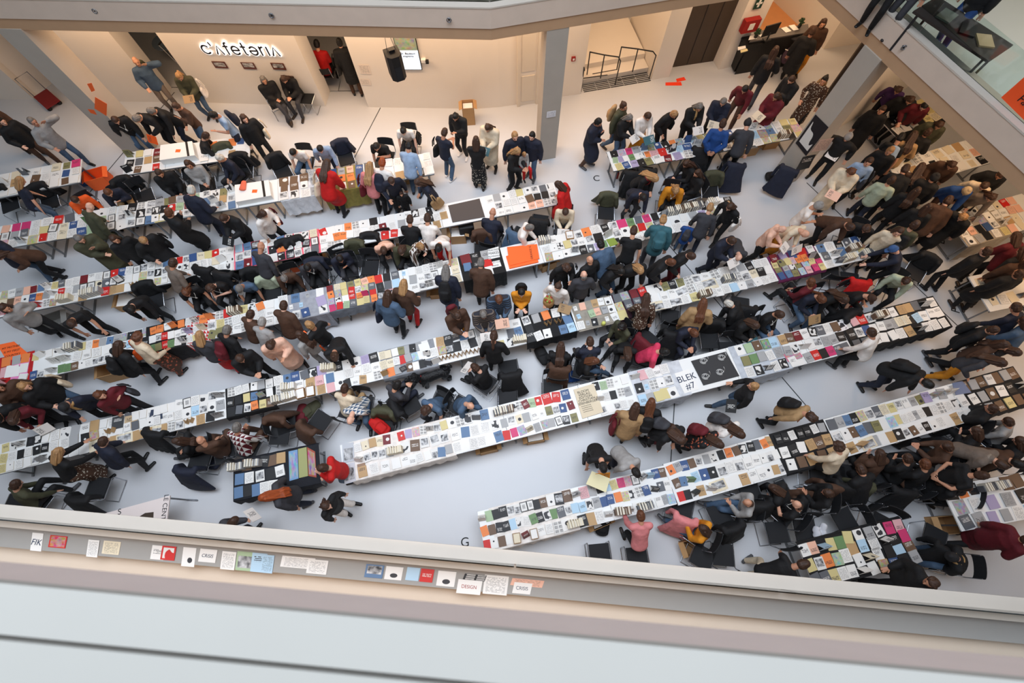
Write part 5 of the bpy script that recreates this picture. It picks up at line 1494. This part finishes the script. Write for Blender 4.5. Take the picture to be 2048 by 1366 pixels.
loft(q, [(-.36, 0, .50), (-.44, 0, .62), (-.43, 0, .70)], [(.035, .035), (.03, .03), (.045, .045)], None, 8)
rd = random.Random(3)
for i in range(150):
    v = q.v[rd.randrange(len(q.v))]
    if v[2] > .12: loft(q, [v, (v[0], v[1], v[2] + .004)], [(.028, .028)] * 2, None, 6)
me = remesh(q, .014, 'fur', None, 1); me.materials.append(omat('hair', 'hair')); link('body', me, dg, color=(.05, .05, .06)); b = MB(); b.tube([(.26, -.09, .56), (.33, 0, .50), (.30, .09, .58), (.24, 0, .65), (.26, -.09, .56)], .014, 6); b.build('collar', [mat('red_strap', (.5, .1, .1))], dg)
# flask, extinguisher, ball, basket
p = at(886, 727, .5); t_ = thing('white_bin', 'tall white cylinder standing beside the black dog', 'bin', (p.x, p.y, 0)); b = MB(); b.tube([(0, 0, .06), (0, 0, .46)], .085, 20); b.build('cylinder', [mat('offwhite', (.85, .84, .82))], t_); b = MB(); b.tube([(0, 0, .535), (0, 0, .545)], .06, 16); b.build('lid', [mat('bluegrey', (.62, .68, .74))], t_)
p = at(1233, 357, .0); t_ = thing('bottle', 'small red bottle standing on the floor by the top right row', 'bottle', (p.x, p.y, 0)); b = MB(); b.tube([(0, 0, .04), (0, 0, .22)], .038, 12); b.build('flask', [mat('red_paint', (.60, .10, .08))], t_); b = MB(); b.tube([(0, 0, .25), (0, 0, .29)], .018, 8); b.build('cap', [m_black], t_)
p = at(1207, 647, .8); t_ = thing('ball', 'pale yellow ball on the fifth row by the black booklet', 'ball', (p.x, p.y, TZ + .06)); q = MB(); loft(q, [(0, 0, -.03), (0, 0, .03)], [(.05, .05), (.05, .05)], None, 20); o = link('sphere', remesh(q, .012, 'ball', None, 4), t_); o.data.materials.append(mat('tennis_yellow', (.85, .86, .45), noise=.05))
# big sheets on the tables
def flat(name, label, cat, px, m, z=TZ + .012, th=.006, color=None, grp=None):
    """px: near-left, near-right, far-right, far-left"""
    return tag(sheet(name, [at(x, y, z) for x, y in px], m, th, color=color), label, cat, grp)
flat('blank_poster', 'large blank dark grey poster lying on the second row', 'poster', [(905, 445), (970, 434), (959, 397), (896, 411)], mat('dark_poster', (.31, .28, .27), .6))
op = [(1017, 537), (1082, 524), (1075, 489), (1013, 494)]
flat('orange_posters', 'topmost bright orange poster of the pile on the third row', 'poster', [(1020, 531), (1079, 517), (1074, 488), (1014, 494)], m_orange, TZ + .05, .01, grp='orange posters'); flat('orange_posters', 'bright orange poster sticking out lower left of the pile on the third row', 'poster', [(1019, 537), (1077, 524), (1070, 497), (1012, 512)], m_orange, TZ + .035, .03, grp='orange posters')
def textat(s, px, z, size, rzd, m=None, name='lettering', lab=None, cat='lettering', tilt=0, parent=None):
    p = at(px[0], px[1], z); o = text(name, s, size, m or m_ink, p, (tilt, 0, R(rzd)), None, .0008)
    if parent is not None: bpy.context.view_layer.update(); o.parent = parent; o.matrix_parent_inverse = parent.matrix_world.inverted()
    else: tag(o, lab, cat); 
    return o
OBJ = {o['label']: o for o in COL.objects if 'label' in o}
textat('ORANGE IS', (1062, 505), TZ + .052, .075, 98, parent=OBJ['topmost bright orange poster of the pile on the third row'])
jp = flat('animal_poster', 'black poster with four white coiled animals on the fifth row', 'poster', [(1407, 771), (1479, 752), (1452, 703), (1382, 722)], mat('black_poster', (.17, .17, .18), .6))
for (x, y) in ((1407, 722), (1443, 715), (1411, 753), (1440, 744)):
    q = MB(); c = at(x, y, TZ + .016)
    for k in range(3):
        r_ = .085 - .022 * k; q.tube([(c.x + r_ * math.cos(t * .65 + k), c.y + r_ * .8 * math.sin(t * .65 + k), c.z) for t in range(9)], .006, 5)
    q.tube([(c.x + .07, c.y, c.z), (c.x + .12, c.y + .06, c.z), (c.x + .10, c.y + .12, c.z)], .006, 5); q.build('white_drawing', [mat('white_ink', (.85, .85, .84))], None); o = COL.objects[-1]; o.parent = jp
bl = flat('poster_sheet', 'white BLEK #7 sheet on the fifth row beside the animal poster', 'poster', [(1369, 787), (1398, 778), (1378, 738), (1349, 747)], m_paper); nv = mat('navy_ink', (.12, .18, .30))
textat('BLEK', (1373, 756), TZ + .014, .20, 17, nv, parent=bl); textat('#7', (1381, 772), TZ + .014, .20, 17, nv, parent=bl)
bp_ = flat('exhibition_poster', 'large beige poster with BLOOM VERLAG lettering on the fifth row', 'poster', [(1165, 837), (1207, 824), (1187, 767), (1147, 779)], mat('beige_poster', (.87, .81, .70), .7), TZ + .03, .02)
for i, (s_, sz) in enumerate((('BLOOM', .075), ('VERLAG', .075), ('EDITION', .075), ('CHRISTIAN', .075), ('EISENBERGER', .072))): textat(s_, (1166 + i * 2.6, 783 + i * 5.3), TZ + .033, sz, 15, parent=bp_)
for i in range(4): textat('Ausstellung Katalog', (1172 + i * 1.6, 811 + i * 3.6), TZ + .033, .028, 15, parent=bp_)
pr = tag(sheet('practice_poster', [at(977, 519, TZ + .02), at(1000, 514, TZ + .02), at(997, 493, TZ + .10), at(975, 499, TZ + .10)], m_paper, .006), 'white PRACTICE MAKES poster propped at the back of the black cloth', 'poster')
def textvec(s, c, u, v, size, m, parent, off=.006, name='lettering'):
    n_ = u.cross(v).normalized(); c_ = c + n_ * off; Mx = Matrix((u.normalized(), v.normalized(), n_)).transposed().to_4x4(); Mx.translation = c_
    o = text(name, s, size, m, (0, 0, 0), (0, 0, 0), None, .0008); o.matrix_world = Mx; bpy.context.view_layer.update(); o.parent = parent; o.matrix_parent_inverse = parent.matrix_world.inverted(); return o
A_, B_, C_, D_ = [Vector(v.co) for v in list(pr.data.vertices)[:4]]
for k, (s_, sz) in enumerate((('PRACTICE', .062), ('MAKES', .085), ('PROVENANCE', .045))): textvec(s_, A_.lerp(D_, .8 - .3 * k).lerp(B_.lerp(C_, .8 - .3 * k), .5), B_ - A_, (D_ - A_), sz, m_ink, pr)
p2 = flat('practice_print', 'second white PRACTICE print lying on the black cloth', 'poster', [(981, 537), (1003, 532), (999, 520), (978, 525)], m_paper); textat('PRACTICE', (990, 525), TZ + .014, .055, 13, parent=p2); textat('MAKES', (991, 531), TZ + .014, .055, 13, parent=p2)
# piles of newspapers
def pile(label, c, h, straplab):
    t_ = thing('newspaper_pile', label, 'newspapers', at(c[0][0], c[0][1], TZ)); o0 = Vector(t_.location)
    P_ = [at(x, y, TZ) for x, y in c]; q = MB(); q.prism([(v.x - o0.x, v.y - o0.y) for v in P_], .006, h); q.build('sheets', [m_paper], t_)
    a = P_[0].lerp(P_[1], .82) - o0; b_ = P_[3].lerp(P_[2], .82) - o0; u = (P_[1] - P_[0]).normalized() * .03; q = MB(); q.prism([a - u, a + u, b_ + u, b_ - u], h, h + .004); q.build('strap', [m_black], t_)
    m_ = (P_[0] + P_[2]) / 2 - o0; q = MB(); q.box(m_.x, m_.x + .13, m_.y - .06, m_.y + .04, h, h + .003); q.build('orange_slip', [m_orange], t_); return t_
pile('thick strapped pile of white newspapers on the info desk', [(328, 330), (398, 320), (392, 292), (330, 300)], .18, '')
pile('thick strapped pile of white newspapers in the first row', [(478, 412), (548, 399), (543, 368), (476, 378)], .16, '')
q = MB(); loft(q, [(0, -.12, .04), (0, .12, .05)], [(.09, .035), (.07, .03)], None, 10); p = at(487, 372, TZ + .18); o = link('cloth_hat', remesh(q, .014, 'cap', None, 3), None, (p.x, p.y, TZ + .155)); o.data.materials.append(mat('coral_cloth', (.88, .42, .30))); tag(o, 'coral cloth cap lying on the newspaper pile in the first row', 'cap')
# framed sheets on the red table at the left edge
for lab, c, m, s_, rz in (('large orange sheet with black lettering on the red table', [(14, 722), (60, 710), (28, 683), (-6, 690)], m_orange, ['MY MOTHER', 'IS MY FIRST', 'COUNTRY'], 14), ('pink sheet with blue lettering on the red table', [(20, 765), (53, 755), (60, 715), (24, 728)], mat('pink_paper', (.93, .55, .75)), ['OPEN', 'PRESS'], 14)):
    o = flat('poster_sheet', lab, 'poster', c, m)
    cx = sum(x for x, y in c) / 4; cy = sum(y for x, y in c) / 4
    for k, t in enumerate(s_): textat(t, (cx + k * 1.5 - 2, cy - 7 + k * 8), TZ + .014, .07, rz, m_ink if k < 9 and 'orange' in lab else nv, parent=o)
flat('white_leaflet', 'blank white leaflet lying across the pink sheet', 'leaflet', [(8, 756), (37, 752), (41, 733), (14, 730)], m_paper, TZ + .02)
for i, (lab, c, col, pt) in enumerate((('upper large black and white landscape print at the fifth row left end', [(686, 926), (709, 922), (707, 884), (684, 888)], (.75, .76, .78), 'photo'), ('lower large black and white house print at the fifth row left end', [(689, 969), (712, 962), (709, 924), (686, 929)], (.80, .80, .82), 'photo'),
    ('long pale blue panel on the small print table', [(579, 962), (597, 957), (595, 899), (577, 903)], (.45, .60, .75), 'colourphoto'), ('long olive panel on the small print table', [(598, 956), (616, 952), (613, 894), (596, 898)], (.62, .63, .40), 'plain'), ('long rust red panel on the small print table', [(617, 952), (633, 955), (630, 903), (614, 894)], (.62, .26, .15), 'colourphoto'),
    ('white print with a black half disc on the fourth row', [(846, 720), (866, 715), (856, 684), (836, 689)], (.92, .92, .91), 'disc'), ('brown cork sheet at the left end of the fifth row', [(717, 953), (733, 949), (730, 925), (714, 929)], (.58, .46, .36), 'plain'),
    ('pink and red cloud print on the fifth row', [(1577, 724), (1606, 713), (1596, 700), (1567, 709)], (.85, .45, .55), 'colourphoto'), ('white sheet with big red characters on the fifth row', [(1674, 667), (1698, 657), (1686, 641), (1662, 650)], (.92, .90, .90), 'graphic'), ('large purple and blue sheet on the sixth row', [(1912, 790), (1943, 785), (1925, 762), (1905, 766)], (.45, .50, .62), 'plain'),
    ('grey panel in the stub of the fourth row', [(296, 844), (325, 837), (323, 815), (302, 820)], (.20, .24, .32), 'title'), ('kraft panel with cut letter on the fourth row', [(247, 860), (272, 853), (277, 828), (250, 833)], (.78, .68, .54), 'title'), ('black panel on the fourth row beside the round emblem', [(222, 860), (246, 855), (248, 830), (225, 835)], (.25, .26, .27), 'title'),
    ('pale yellow open folder held over the sixth row', [(1172, 968), (1212, 985), (1220, 957), (1184, 942)], (.90, .86, .68), 'plain'), ('large green book on the third row', [(1220, 493), (1237, 488), (1228, 475), (1212, 479)], (.55, .62, .25), 'plain'), ('open colour comic on the third row', [(1448, 418), (1465, 412), (1458, 401), (1441, 406)], (.75, .60, .35), 'colourphoto'))):
    flat('art_panel', lab, 'print', c, omat('print_' + pt, pt, .5), TZ + (.018 if 'held' not in lab else .25), .008, col)
# floor letters
for ch, x, y, s_, rz in (('C', 1193, 357, .28, 0), ('D', 1703, 392, .28, -14), ('E', 1882, 483, .30, 68), ('F', 1912, 621, .30, 68), ('G', 930, 1085, .26, 4)):
    textat(ch, (x, y), .003, s_, rz, m_ink, 'floor_letter', 'black letter %s marked on the floor' % ch, 'floor marking')
q = MB(); 
for pts in ([(1331, 171), (1364, 171), (1362, 164), (1331, 165)], [(1354, 164), (1372, 160), (1368, 154), (1352, 158)]):
    v = [at(x, y, .003) for x, y in pts]; q.prism(v, .0, .006)
tag(q.build('floor_arrow', [mat('red_tape', (1.0, .25, .08))]), 'bright orange-red tape arrow on the floor before the lift', 'floor marking')
# bits on pillars and walls
LP = ((-11.2, 9.99), (-10.62, 9.95))
for lab, c in (('small orange slip high on the left pillar', [(183, 184), (190, 181), (183, 166), (174, 168)]), ('large orange sheet taped to the left pillar', [(189, 217), (213, 232), (214, 208), (190, 194)]), ('small orange slip below the large orange sheet on the left pillar', [(181, 226), (194, 230), (188, 220), (175, 218)])):
    tag(sheet('orange_notice', [onwall(x, y, *LP, .001)[0] for x, y in c], m_orange, .004), lab, 'notice')
RPF = ((7.25, 9.29), (7.46, 8.84)); RPS = ((7.46, 8.84), (7.91, 9.06))
def wsheet(name, lab, cat, pl, c, m, off=.015, col=None): return tag(sheet(name, [onwall(x, y, *pl, off)[0] for x, y in c], m, .004, color=col), lab, cat)
wsheet('sculpture_poster', 'black poster with a pale figure on the right pillar', 'poster', RPF, [(1591, 286), (1612, 312), (1657, 255), (1631, 229)], omat('print_graphic', 'graphic'), col=(.12, .10, .12))
wsheet('notice_sheet', 'beige lettered notice on the right pillar beside the figure poster', 'notice', RPS, [(1618, 318), (1640, 300), (1663, 285), (1640, 300)][:0] or [(1622, 304), (1652, 300), (1668, 276), (1640, 280)], omat('print_text', 'text'), col=(.80, .70, .66))
wsheet('dark_notice', 'dark printed notice low on the right pillar', 'notice', RPS, [(1590, 343), (1618, 336), (1632, 309), (1606, 314)], omat('print_title', 'title'), col=(.12, .12, .13))
MPF = ((.69, 9.82), (1.17, 9.93)); MPS = ((.69, 9.82), (.6, 10.28))
wsheet('notice_sheet', 'small white notice on the front of the middle pillar', 'notice', MPF, [(1093, 236), (1111, 233), (1112, 221), (1094, 224)], omat('print_text', 'text'), col=(.92, .91, .92))
a, n_ = onwall(1147, 118, (1.2, 12.27), (2.03, 12.41), .03); t_ = thing('fire_alarm', 'small red fire alarm on the wall right of the middle pillar', 'alarm', a, R(10)); b = MB(); b.box(-.055, .055, -.02, .03, -.06, .06); b.build('box', [mat('red_paint', (.60, .10, .08))], t_); b = MB(); b.box(-.028, .028, -.026, -.02, -.03, .03); b.build('button', [m_white], t_)
a, n_ = onwall(1498, 46, (6.42, 13.40), (7.2, 13.62), .03); t_ = thing('hose_cabinet', 'red fire hose cabinet on the wall above the waste bin', 'cabinet', a, R(15)); b = MB(); b.box(-.24, .24, -.16, .0, -.18, .18); b.build('case', [mat('red_paint', (.60, .10, .08))], t_); b = MB(); b.box(-.08, .08, -.17, -.16, -.09, .09); b.build('symbol', [m_white], t_)
a, n_ = onwall(1518, 6, (6.42, 13.40), (7.2, 13.62), .03); t_ = thing('exit_sign', 'dark green exit sign at the top of the wall by reception', 'sign', a, R(15)); b = MB(); b.box(-.12, .12, -.02, .0, -.15, .15); b.build('plate', [mat('exit_green', (.05, .22, .16))], t_); b = MB(); b.box(-.03, .03, -.026, -.02, -.1, .1); b.box(-.09, .09, -.026, -.02, -.02, .03); b.build('pictogram', [m_white], t_)
# wheelie bin, reception desk, stroller, trolley
p = at(1474, 136, 0.0); t_ = thing('wheelie_bin', 'black wheelie bin with papers on its lid beside reception', 'bin', (p.x, p.y, 0), R(10))
b = MB(); V = []
for z, s_ in ((.05, .19), (.95, .27)): V += [(-s_, -s_, z), (s_, -s_, z), (s_, s_, z), (-s_, s_, z)]
b.add(V, [(3, 2, 1, 0), (4, 5, 6, 7), (0, 1, 5, 4), (1, 2, 6, 5), (2, 3, 7, 6), (3, 0, 4, 7)]); b.build('tub', [m_black], t_)
b = MB(); b.box(-.29, .29, -.3, .31, .95, 1.0); b.build('lid', [m_black], t_)
for s_ in (-1, 1): b = MB(); b.tube([(s_ * .2, .26, .1), (s_ * .24, .26, .1)], .1, 14); b.build('wheel', [m_dark], t_)
for k, (lab) in enumerate(('white leaflet stack on the wheelie bin lid', 'yellow leaflet stack on the wheelie bin lid')): flat('leaflet_stack', lab, 'leaflets', [(1476 + k * 6, 100 + k * 5), (1492 + k * 4, 96 + k * 5), (1491 + k * 3, 91 + k * 6), (1476 + k * 5, 94 + k * 6)], m_paper if k == 0 else mat('pale_yellow', (.85, .8, .6)), 1.03 - k * .0, .02)
dk = thing('reception_desk', 'long black reception desk with a grey top', 'desk', (0, 0, 0)); P_ = [at(1499, 83, 1.1), at(1619, 64, 1.1), at(1616, 48, 1.1), at(1513, 62, 1.1)]
q = MB(); q.prism(P_, 1.06, 1.1); q.build('worktop', [mat('desk_top', (.36, .34, .33), .4)], dk); c = sum(P_, Vector()) / 4; q = MB(); q.prism([c + (v - c) * .97 for v in P_], 0, 1.06); q.build('front_panel', [m_black], dk)
for lab, c in (('left white leaflet on the reception desk', [(1520, 74), (1530, 72), (1526, 68), (1517, 70)]), ('large white sheet in the middle of the reception desk', [(1572, 65), (1583, 62), (1573, 53), (1562, 56)]), ('large white sheet at the right of the reception desk', [(1587, 61), (1598, 59), (1589, 49), (1577, 51)]), ('white papers at the left corner of the reception desk', [(1497, 80), (1514, 77), (1506, 65), (1502, 66)])): flat('leaflet', lab, 'leaflet', c, m_paper, 1.112)
for lab, x, y in (('left small round plant on the reception desk', 1515, 66), ('right small round plant on the reception desk', 1603, 45)):
    p = at(x, y, 1.25); t_ = thing('potted_plant', lab, 'plant', (p.x, p.y, 1.1)); b = MB(); b.tube([(0, 0, .04), (0, 0, .07)], .05, 10); b.build('pot', [m_dark], t_)
    q = MB(); rd = random.Random(x)
    for i in range(40): v = Vector((rd.gauss(0, 1), rd.gauss(0, 1), rd.gauss(0, 1))).normalized() * .09; loft(q, [v * .4 + Vector((0, 0, .18)), v + Vector((0, 0, .18))], [(.02, .02), (.012, .012)], None, 5)
    q.build('foliage', [mat('leaf_green', (.16, .27, .16), .8)], t_)
def monitor(label, px, py, z, rz, s=1.0):
    p = at(px, py, z + .3 * s); t_ = thing('monitor', label, 'monitor', (p.x, p.y, z), R(rz)); b = MB(); b.box(-.24 * s, .24 * s, -.015, .015, .12 * s, .44 * s); b.build('panel', [m_black], t_); b = MB(); b.box(-.22 * s, .22 * s, -.019, -.015, .14 * s, .42 * s); b.build('screen', [mat('dim_screen', (.55, .62, .70), emit=.25)], t_); b = MB(); b.tube([(0, .03, 0), (0, .03, .2 * s)], .02, 8); b.box(-.1, .1, -.06, .1, 0, .015); b.build('foot', [m_dark], t_)
monitor('black monitor on the reception desk', 1543, 58, 1.1, 200); monitor('small lit monitor beside the left pillar', 240, 244, 1.05, 30, .9)
p = at(236, 262, .5); q = MB()
def stroller(label, px, py, rz, sc=1.0):
    p = at(px, py, .5); t_ = thing('stroller', label, 'stroller', (p.x, p.y, 0), R(rz)); t_.scale = (sc,) * 3
    q = MB(); loft(q, [(.25, 0, .45), (0, 0, .42), (-.22, 0, .75)], [(.17, .05), (.19, .06), (.17, .06)], VY, 12); q.build('seat', [mat('stroller_cloth', (.28, .20, .26), .9)], t_)
    q = MB(); loft(q, [(-.32, 0, .80), (-.2, 0, .96), (-.02, 0, .98)], [(.19, .05), (.2, .06), (.19, .04)], VY, 12); q.build('hood', [mat('hood_cloth', (.14, .13, .15), .9)], t_)
    for s_ in (-1, 1):
        b = MB(); b.tube([(-.55, s_ * .2, 1.0), (-.1, s_ * .22, .5), (.35, s_ * .2, .1)], .014, 6); b.tube([(.1, s_ * .22, .45), (-.3, s_ * .24, .12)], .014, 6); b.build('frame', [m_steel], t_)
        for x, r_ in ((.36, .085), (-.31, .13)):
            b = MB(); b.tube([(x + r_ * .85 * math.cos(t * .524), s_ * .24, r_ + r_ * .85 * math.sin(t * .524)) for t in range(13)], .018, 6); b.tube([(x - r_ * .8, s_ * .24, r_), (x + r_ * .8, s_ * .24, r_)], .006, 4); b.build('wheel', [m_black], t_)
    b = MB(); b.tube([(-.55, -.2, 1.0), (-.57, 0, 1.02), (-.55, .2, 1.0)], .018, 8); b.build('handle', [m_black], t_)
stroller('dark stroller with a child cover before the reception desk', 1578, 112, 250); stroller('pram with black wheels in the cafeteria doorway', 384, 132, 330, 1.1)
p = at(85, 190, .3); t_ = thing('platform_trolley', 'platform trolley with a red board by the far left wall', 'trolley', (p.x, p.y, 0), R(-40)); t_.scale = (.75, .75, .75); b = MB(); b.box(-.55, .45, -.3, .3, .16, .2); b.build('platform', [mat('red_board', (.50, .10, .10))], t_)
b = MB(); b.tube([(-.55, -.26, .18), (-.6, -.26, .98), (-.6, .26, .98), (-.55, .26, .18)], .018, 8); b.build('handle', [m_steel], t_)
for x in (-.4, .35):
    for y in (-.22, .22): b = MB(); b.tube([(x - .0, y - .02, .07), (x, y + .02, .07)], .07, 12); b.build('wheel', [m_black], t_)
# cafe furniture seen through the doorways
p = at(330, 82, .74); t_ = thing('round_table', 'small round blue-grey cafe table behind the left doorway', 'table', (p.x, p.y, 0)); b = MB(); b.prism([(.4 * math.cos(k * .314), .4 * math.sin(k * .314)) for k in range(20)], .72, .74); b.build('tabletop', [mat('bluegrey_top', (.42, .48, .54), .4)], t_); b = MB(); b.tube([(0, 0, .03), (0, 0, .7)], .03, 8); b.build('pedestal', [m_dark], t_)
# board table at the lower left
c4 = [(190, 1066), (330, 1068), (340, 991), (205, 1028)]; t_ = thing('sign_table', 'white table with LE CENTRE lettering cut off by the lower parapet', 'table', at(334, 1030, 0)); o0 = Vector((t_.location.x, t_.location.y, 0)); P_ = [at(x, y, TZ) - o0 for x, y in c4]
q = MB(); q.prism(P_, TZ - .03, TZ); tt = q.build('tabletop', [mat('pinkish_white', (.93, .88, .86), .6)], t_); q = MB(); a = P_[2]; q.tube([(a.x - .05, a.y - .05, TZ - .03), (a.x - .1, a.y - .05, .02), (a.x + .12, a.y - .06, .02)], .018, 6); q.build('leg', [m_steel], t_)
for s_, c, sz, rz in (('LE CENTRE', (328, 1022), .13, -84), ('S', (239, 1024), .16, 15)): textat(s_, c, TZ + .002, sz, rz, parent=t_)
flat('dark_photo', 'dark rounded photograph on the white lettered table', 'picture', [(268, 1040), (306, 1042), (307, 1024), (290, 1026)], m_brown, TZ + .006)
# flyers on the counter of the lower gallery
FL = [(60, 1083, 22, 36, 'w', 'plain', 'FIK'), (96, 1082, 34, 24, 'r', 'colourphoto', ''), (172, 1096, 22, 34, 'w', 'text', ''), (203, 1094, 34, 26, 'c', 'text', ''), (300, 1104, 26, 28, 'w', 'title', ''), (320, 1105, 28, 28, 'r', 'graphic', ''), (362, 1113, 26, 38, 'w', 'disc', ''),
      (396, 1110, 34, 26, 'w', 'plain', 'CRISIS'), (440, 1120, 28, 36, 'w', 'text', ''), (470, 1121, 34, 38, 'V', 'photo', ''), (500, 1124, 30, 38, 'L', 'title', ''), (520, 1127, 24, 36, 'L', 'text', ''), (560, 1122, 66, 22, 'w', 'text', ''), (612, 1132, 40, 28, 'w', 'text', ''),
      (728, 1141, 36, 26, 'B', 'photo', ''), (768, 1145, 34, 26, 'w', 'disc', ''), (810, 1147, 26, 26, 'L', 'plain', ''), (838, 1150, 26, 26, 'r', 'title', ''), (872, 1156, 36, 30, 'w', 'disc', ''), (925, 1153, 44, 12, 'k', 'thumbs', ''), (912, 1172, 48, 28, 'w', 'plain', 'DESIGN'), (965, 1168, 48, 38, 'w', 'text', ''), (1020, 1163, 64, 14, 's', 'text', ''), (1024, 1175, 36, 22, 'w', 'plain', 'CRISIS')]
for i, (x, y, w_, h_, c, pt, s_) in enumerate(FL):
    z = 4.325 + .003 * (i % 3)
    o = flat('flyer', '%s %s flyer on the grey counter, %s from the left' % (BC[c][1], PW[pt], ordw(i + 1)), 'flyer', [(x, y + h_ / 2), (x + w_, y + h_ / 2 + w_ * .09), (x + w_ + 5, y - h_ / 2 + w_ * .09), (x + 5, y - h_ / 2)], omat('print_' + pt, pt), z, .002, BC[c][0], 'flyers on the grey counter')
    if s_: textat(s_, (x + w_ * .5 + 2, y + 2), z + .001, .055 if len(s_) > 3 else .10, -5, nv if s_ != 'DESIGN' else mat('red_paint', (.60, .10, .08)), parent=o)
# orange sheet on the glass, top right
G = offs(EDGE, .14); gl = (tuple(G[3]), tuple(G[4]))
a = onwall(2002, 195, *gl)[0]; b_ = onwall(2070, 262, *gl)[0]; z = Vector((0, 0, .42)); os_ = tag(sheet('orange_sign', [a, b_, b_ + z, a + z], mat('orange_sign', (1.0, .35, .12), .7), .003), 'orange handwritten sheet taped inside the glass balustrade at top right', 'sign')
textvec('Fanzines', a.lerp(b_, .62) + z * .45, b_ - a, z, .17, m_ink, os_, .004)
# the gallery floor seen through the glass
GZ = ZT
for hx, hy, c, ang, tp, bt, hr in ((2035, -95, 'A', 200, 'jk', 'pb', 'sn'), (1850, -120, 'J', 230, 'jk', 'pk', 'on'), (1895, -110, 'A', 210, 'jG', 'pg', 'sn')): person(hx, hy, c, ang, tp, bt, hr, '', None, GZ)
for p in PEOPLE[-3:]:
    p['o']['label'] = {'pb': 'person in blue trousers on the upper gallery behind the orange sheet', 'pk': 'person in black trousers on the upper gallery behind the glass', 'pg': 'person in grey jacket on the upper gallery behind the glass'}[p['bot']]
p = at(1925, 55, GZ + .74); t_ = thing('gallery_table', 'dark table on the upper gallery behind the glass', 'table', (p.x, p.y, GZ), R(-55)); b = MB(); b.box(-.8, .8, -.35, .35, .7, .74); b.build('tabletop', [mat('dark_top', (.16, .13, .12), .6)], t_)
for x in (-.7, .7):
    for y in (-.3, .3): b = MB(); b.box(x - .02, x + .02, y - .02, y + .02, 0, .7); b.build('leg', [m_dark], t_)
for k, (dx, col) in enumerate(((-.35, (.45, .47, .42)), (.1, (.08, .08, .08)), (.45, (.7, .6, .45)))):
    b = MB(); b.box(-.13, .13, -.16, .16, 0, .03); o = b.build('folder', [omat('print_plain', 'plain')], None, (p.x + dx * .57, p.y - dx * .82, GZ + .741), R(-50 + 20 * k), col); tag(o, ['grey-green', 'black', 'tan'][k] + ' folder on the dark table of the upper gallery', 'folder', 'folders on the gallery table')

# bags and small belongings
for i, (x, y, z, c, lab) in enumerate(((1552, 352, .15, 'k', 'black backpack on the floor against the right pillar'), (622, 818, .15, 'v', 'olive green bag on the floor under the fourth row'), (604, 828, .15, 'm', 'dark red bag on the floor left of the olive one'),
      (758, 852, .55, 'r', 'red messenger bag lying on the chair with the olive coat'), (1140, 752, .2, 'b', 'bright blue bag behind the fifth row'), (1018, 812, .15, 'v', 'olive bag under the empty chair behind the fifth row'), (1085, 712, .15, 'k', 'black backpack on the floor below the black cloth of the fourth row'),
      (420, 925, .15, 'n', 'navy bag on the floor left of the small print table'), (470, 330, .15, 'k', 'black bag under the right end of the info desk'), (1205, 1045, .1, 'k', 'black bag under the sixth row near its left end'))):
    p = at(x, y, z); o = link('bag', bag_mesh('B'), None, (p.x, p.y, z if z > .5 else .12), R(i * 50), CC[c][0]); o.rotation_euler = (R(8), R(80), R(i * 50)); tag(o, lab, 'bag', 'bags left on floor or chairs')
p = at(1097, 604, 1.0); t_ = thing('wicker_basket', 'round wicker basket of apples held before the woman in white', 'basket', (p.x, p.y, .95))
b = MB(); b.tube([(0, 0, .02), (0, 0, .10)], .13, 20); b.build('basket', [mat('wicker', (.66, .50, .30), .9, noise=.2, scale=30)], t_)
q = MB()
for k in range(9): a = k * .698; r_ = .07 if k else 0; b = MB(); b.tube([(r_ * math.cos(a), r_ * math.sin(a), .19), (r_ * math.cos(a), r_ * math.sin(a), .20)], .035, 10); o = b.build('apple', [mat('apple_red', (.62, .22, .14), .4) if k % 2 else mat('apple_green', (.55, .58, .25), .4)], None, tuple(t_.location)); tag(o, 'small %s apple in the wicker basket, %s round the rim' % ('red' if k % 2 else 'green', ordw(k + 1)), 'apple', 'apples in the basket')
p = at(627, 680, .9); o = thing('portfolio', 'bright orange portfolio carried under the arm near the third row', 'folder', (p.x, p.y, .8), R(-40)); b = MB(); b.box(-.28, .28, -.02, .02, -.2, .2); b.build('cover', [m_orange], o)
p = at(1636, 1063, .5); q = MB(); rd = random.Random(4)
for k in range(7): v = (rd.uniform(-.1, .1), rd.uniform(-.1, .1), rd.uniform(0, .06)); loft(q, [v, (v[0] + .02, v[1] + .05, v[2] + .02)], [(.07, .05)] * 2, None, 8)
o = link('white_cloth', remesh(q, .015, 'white_cloth', None, 3), None, (p.x, p.y, .50)); o.data.materials.append(mat('white_cotton', (.82, .82, .84), .9, bump=.4)); tag(o, 'crumpled white cloth on an empty chair by the corner table', 'cloth')

q = MB(); P_ = [at(1497, 76, 0), at(1622, 62, 0), at(1600, 5, 0), at(1530, -30, 0)]; q.prism(P_, .0, .006); struct(q.build('floor_wood', [mat('wood_floor', (.78, .54, .34), .5, noise=.08, scale=5)]))

person(1049, 308, 'O', 300, 'lG', 'pr', 'sy', 'z', None, .60); PEOPLE[-1]['o']['label'] = 'blond toddler in grey sweater and red trousers held near the middle pillar'
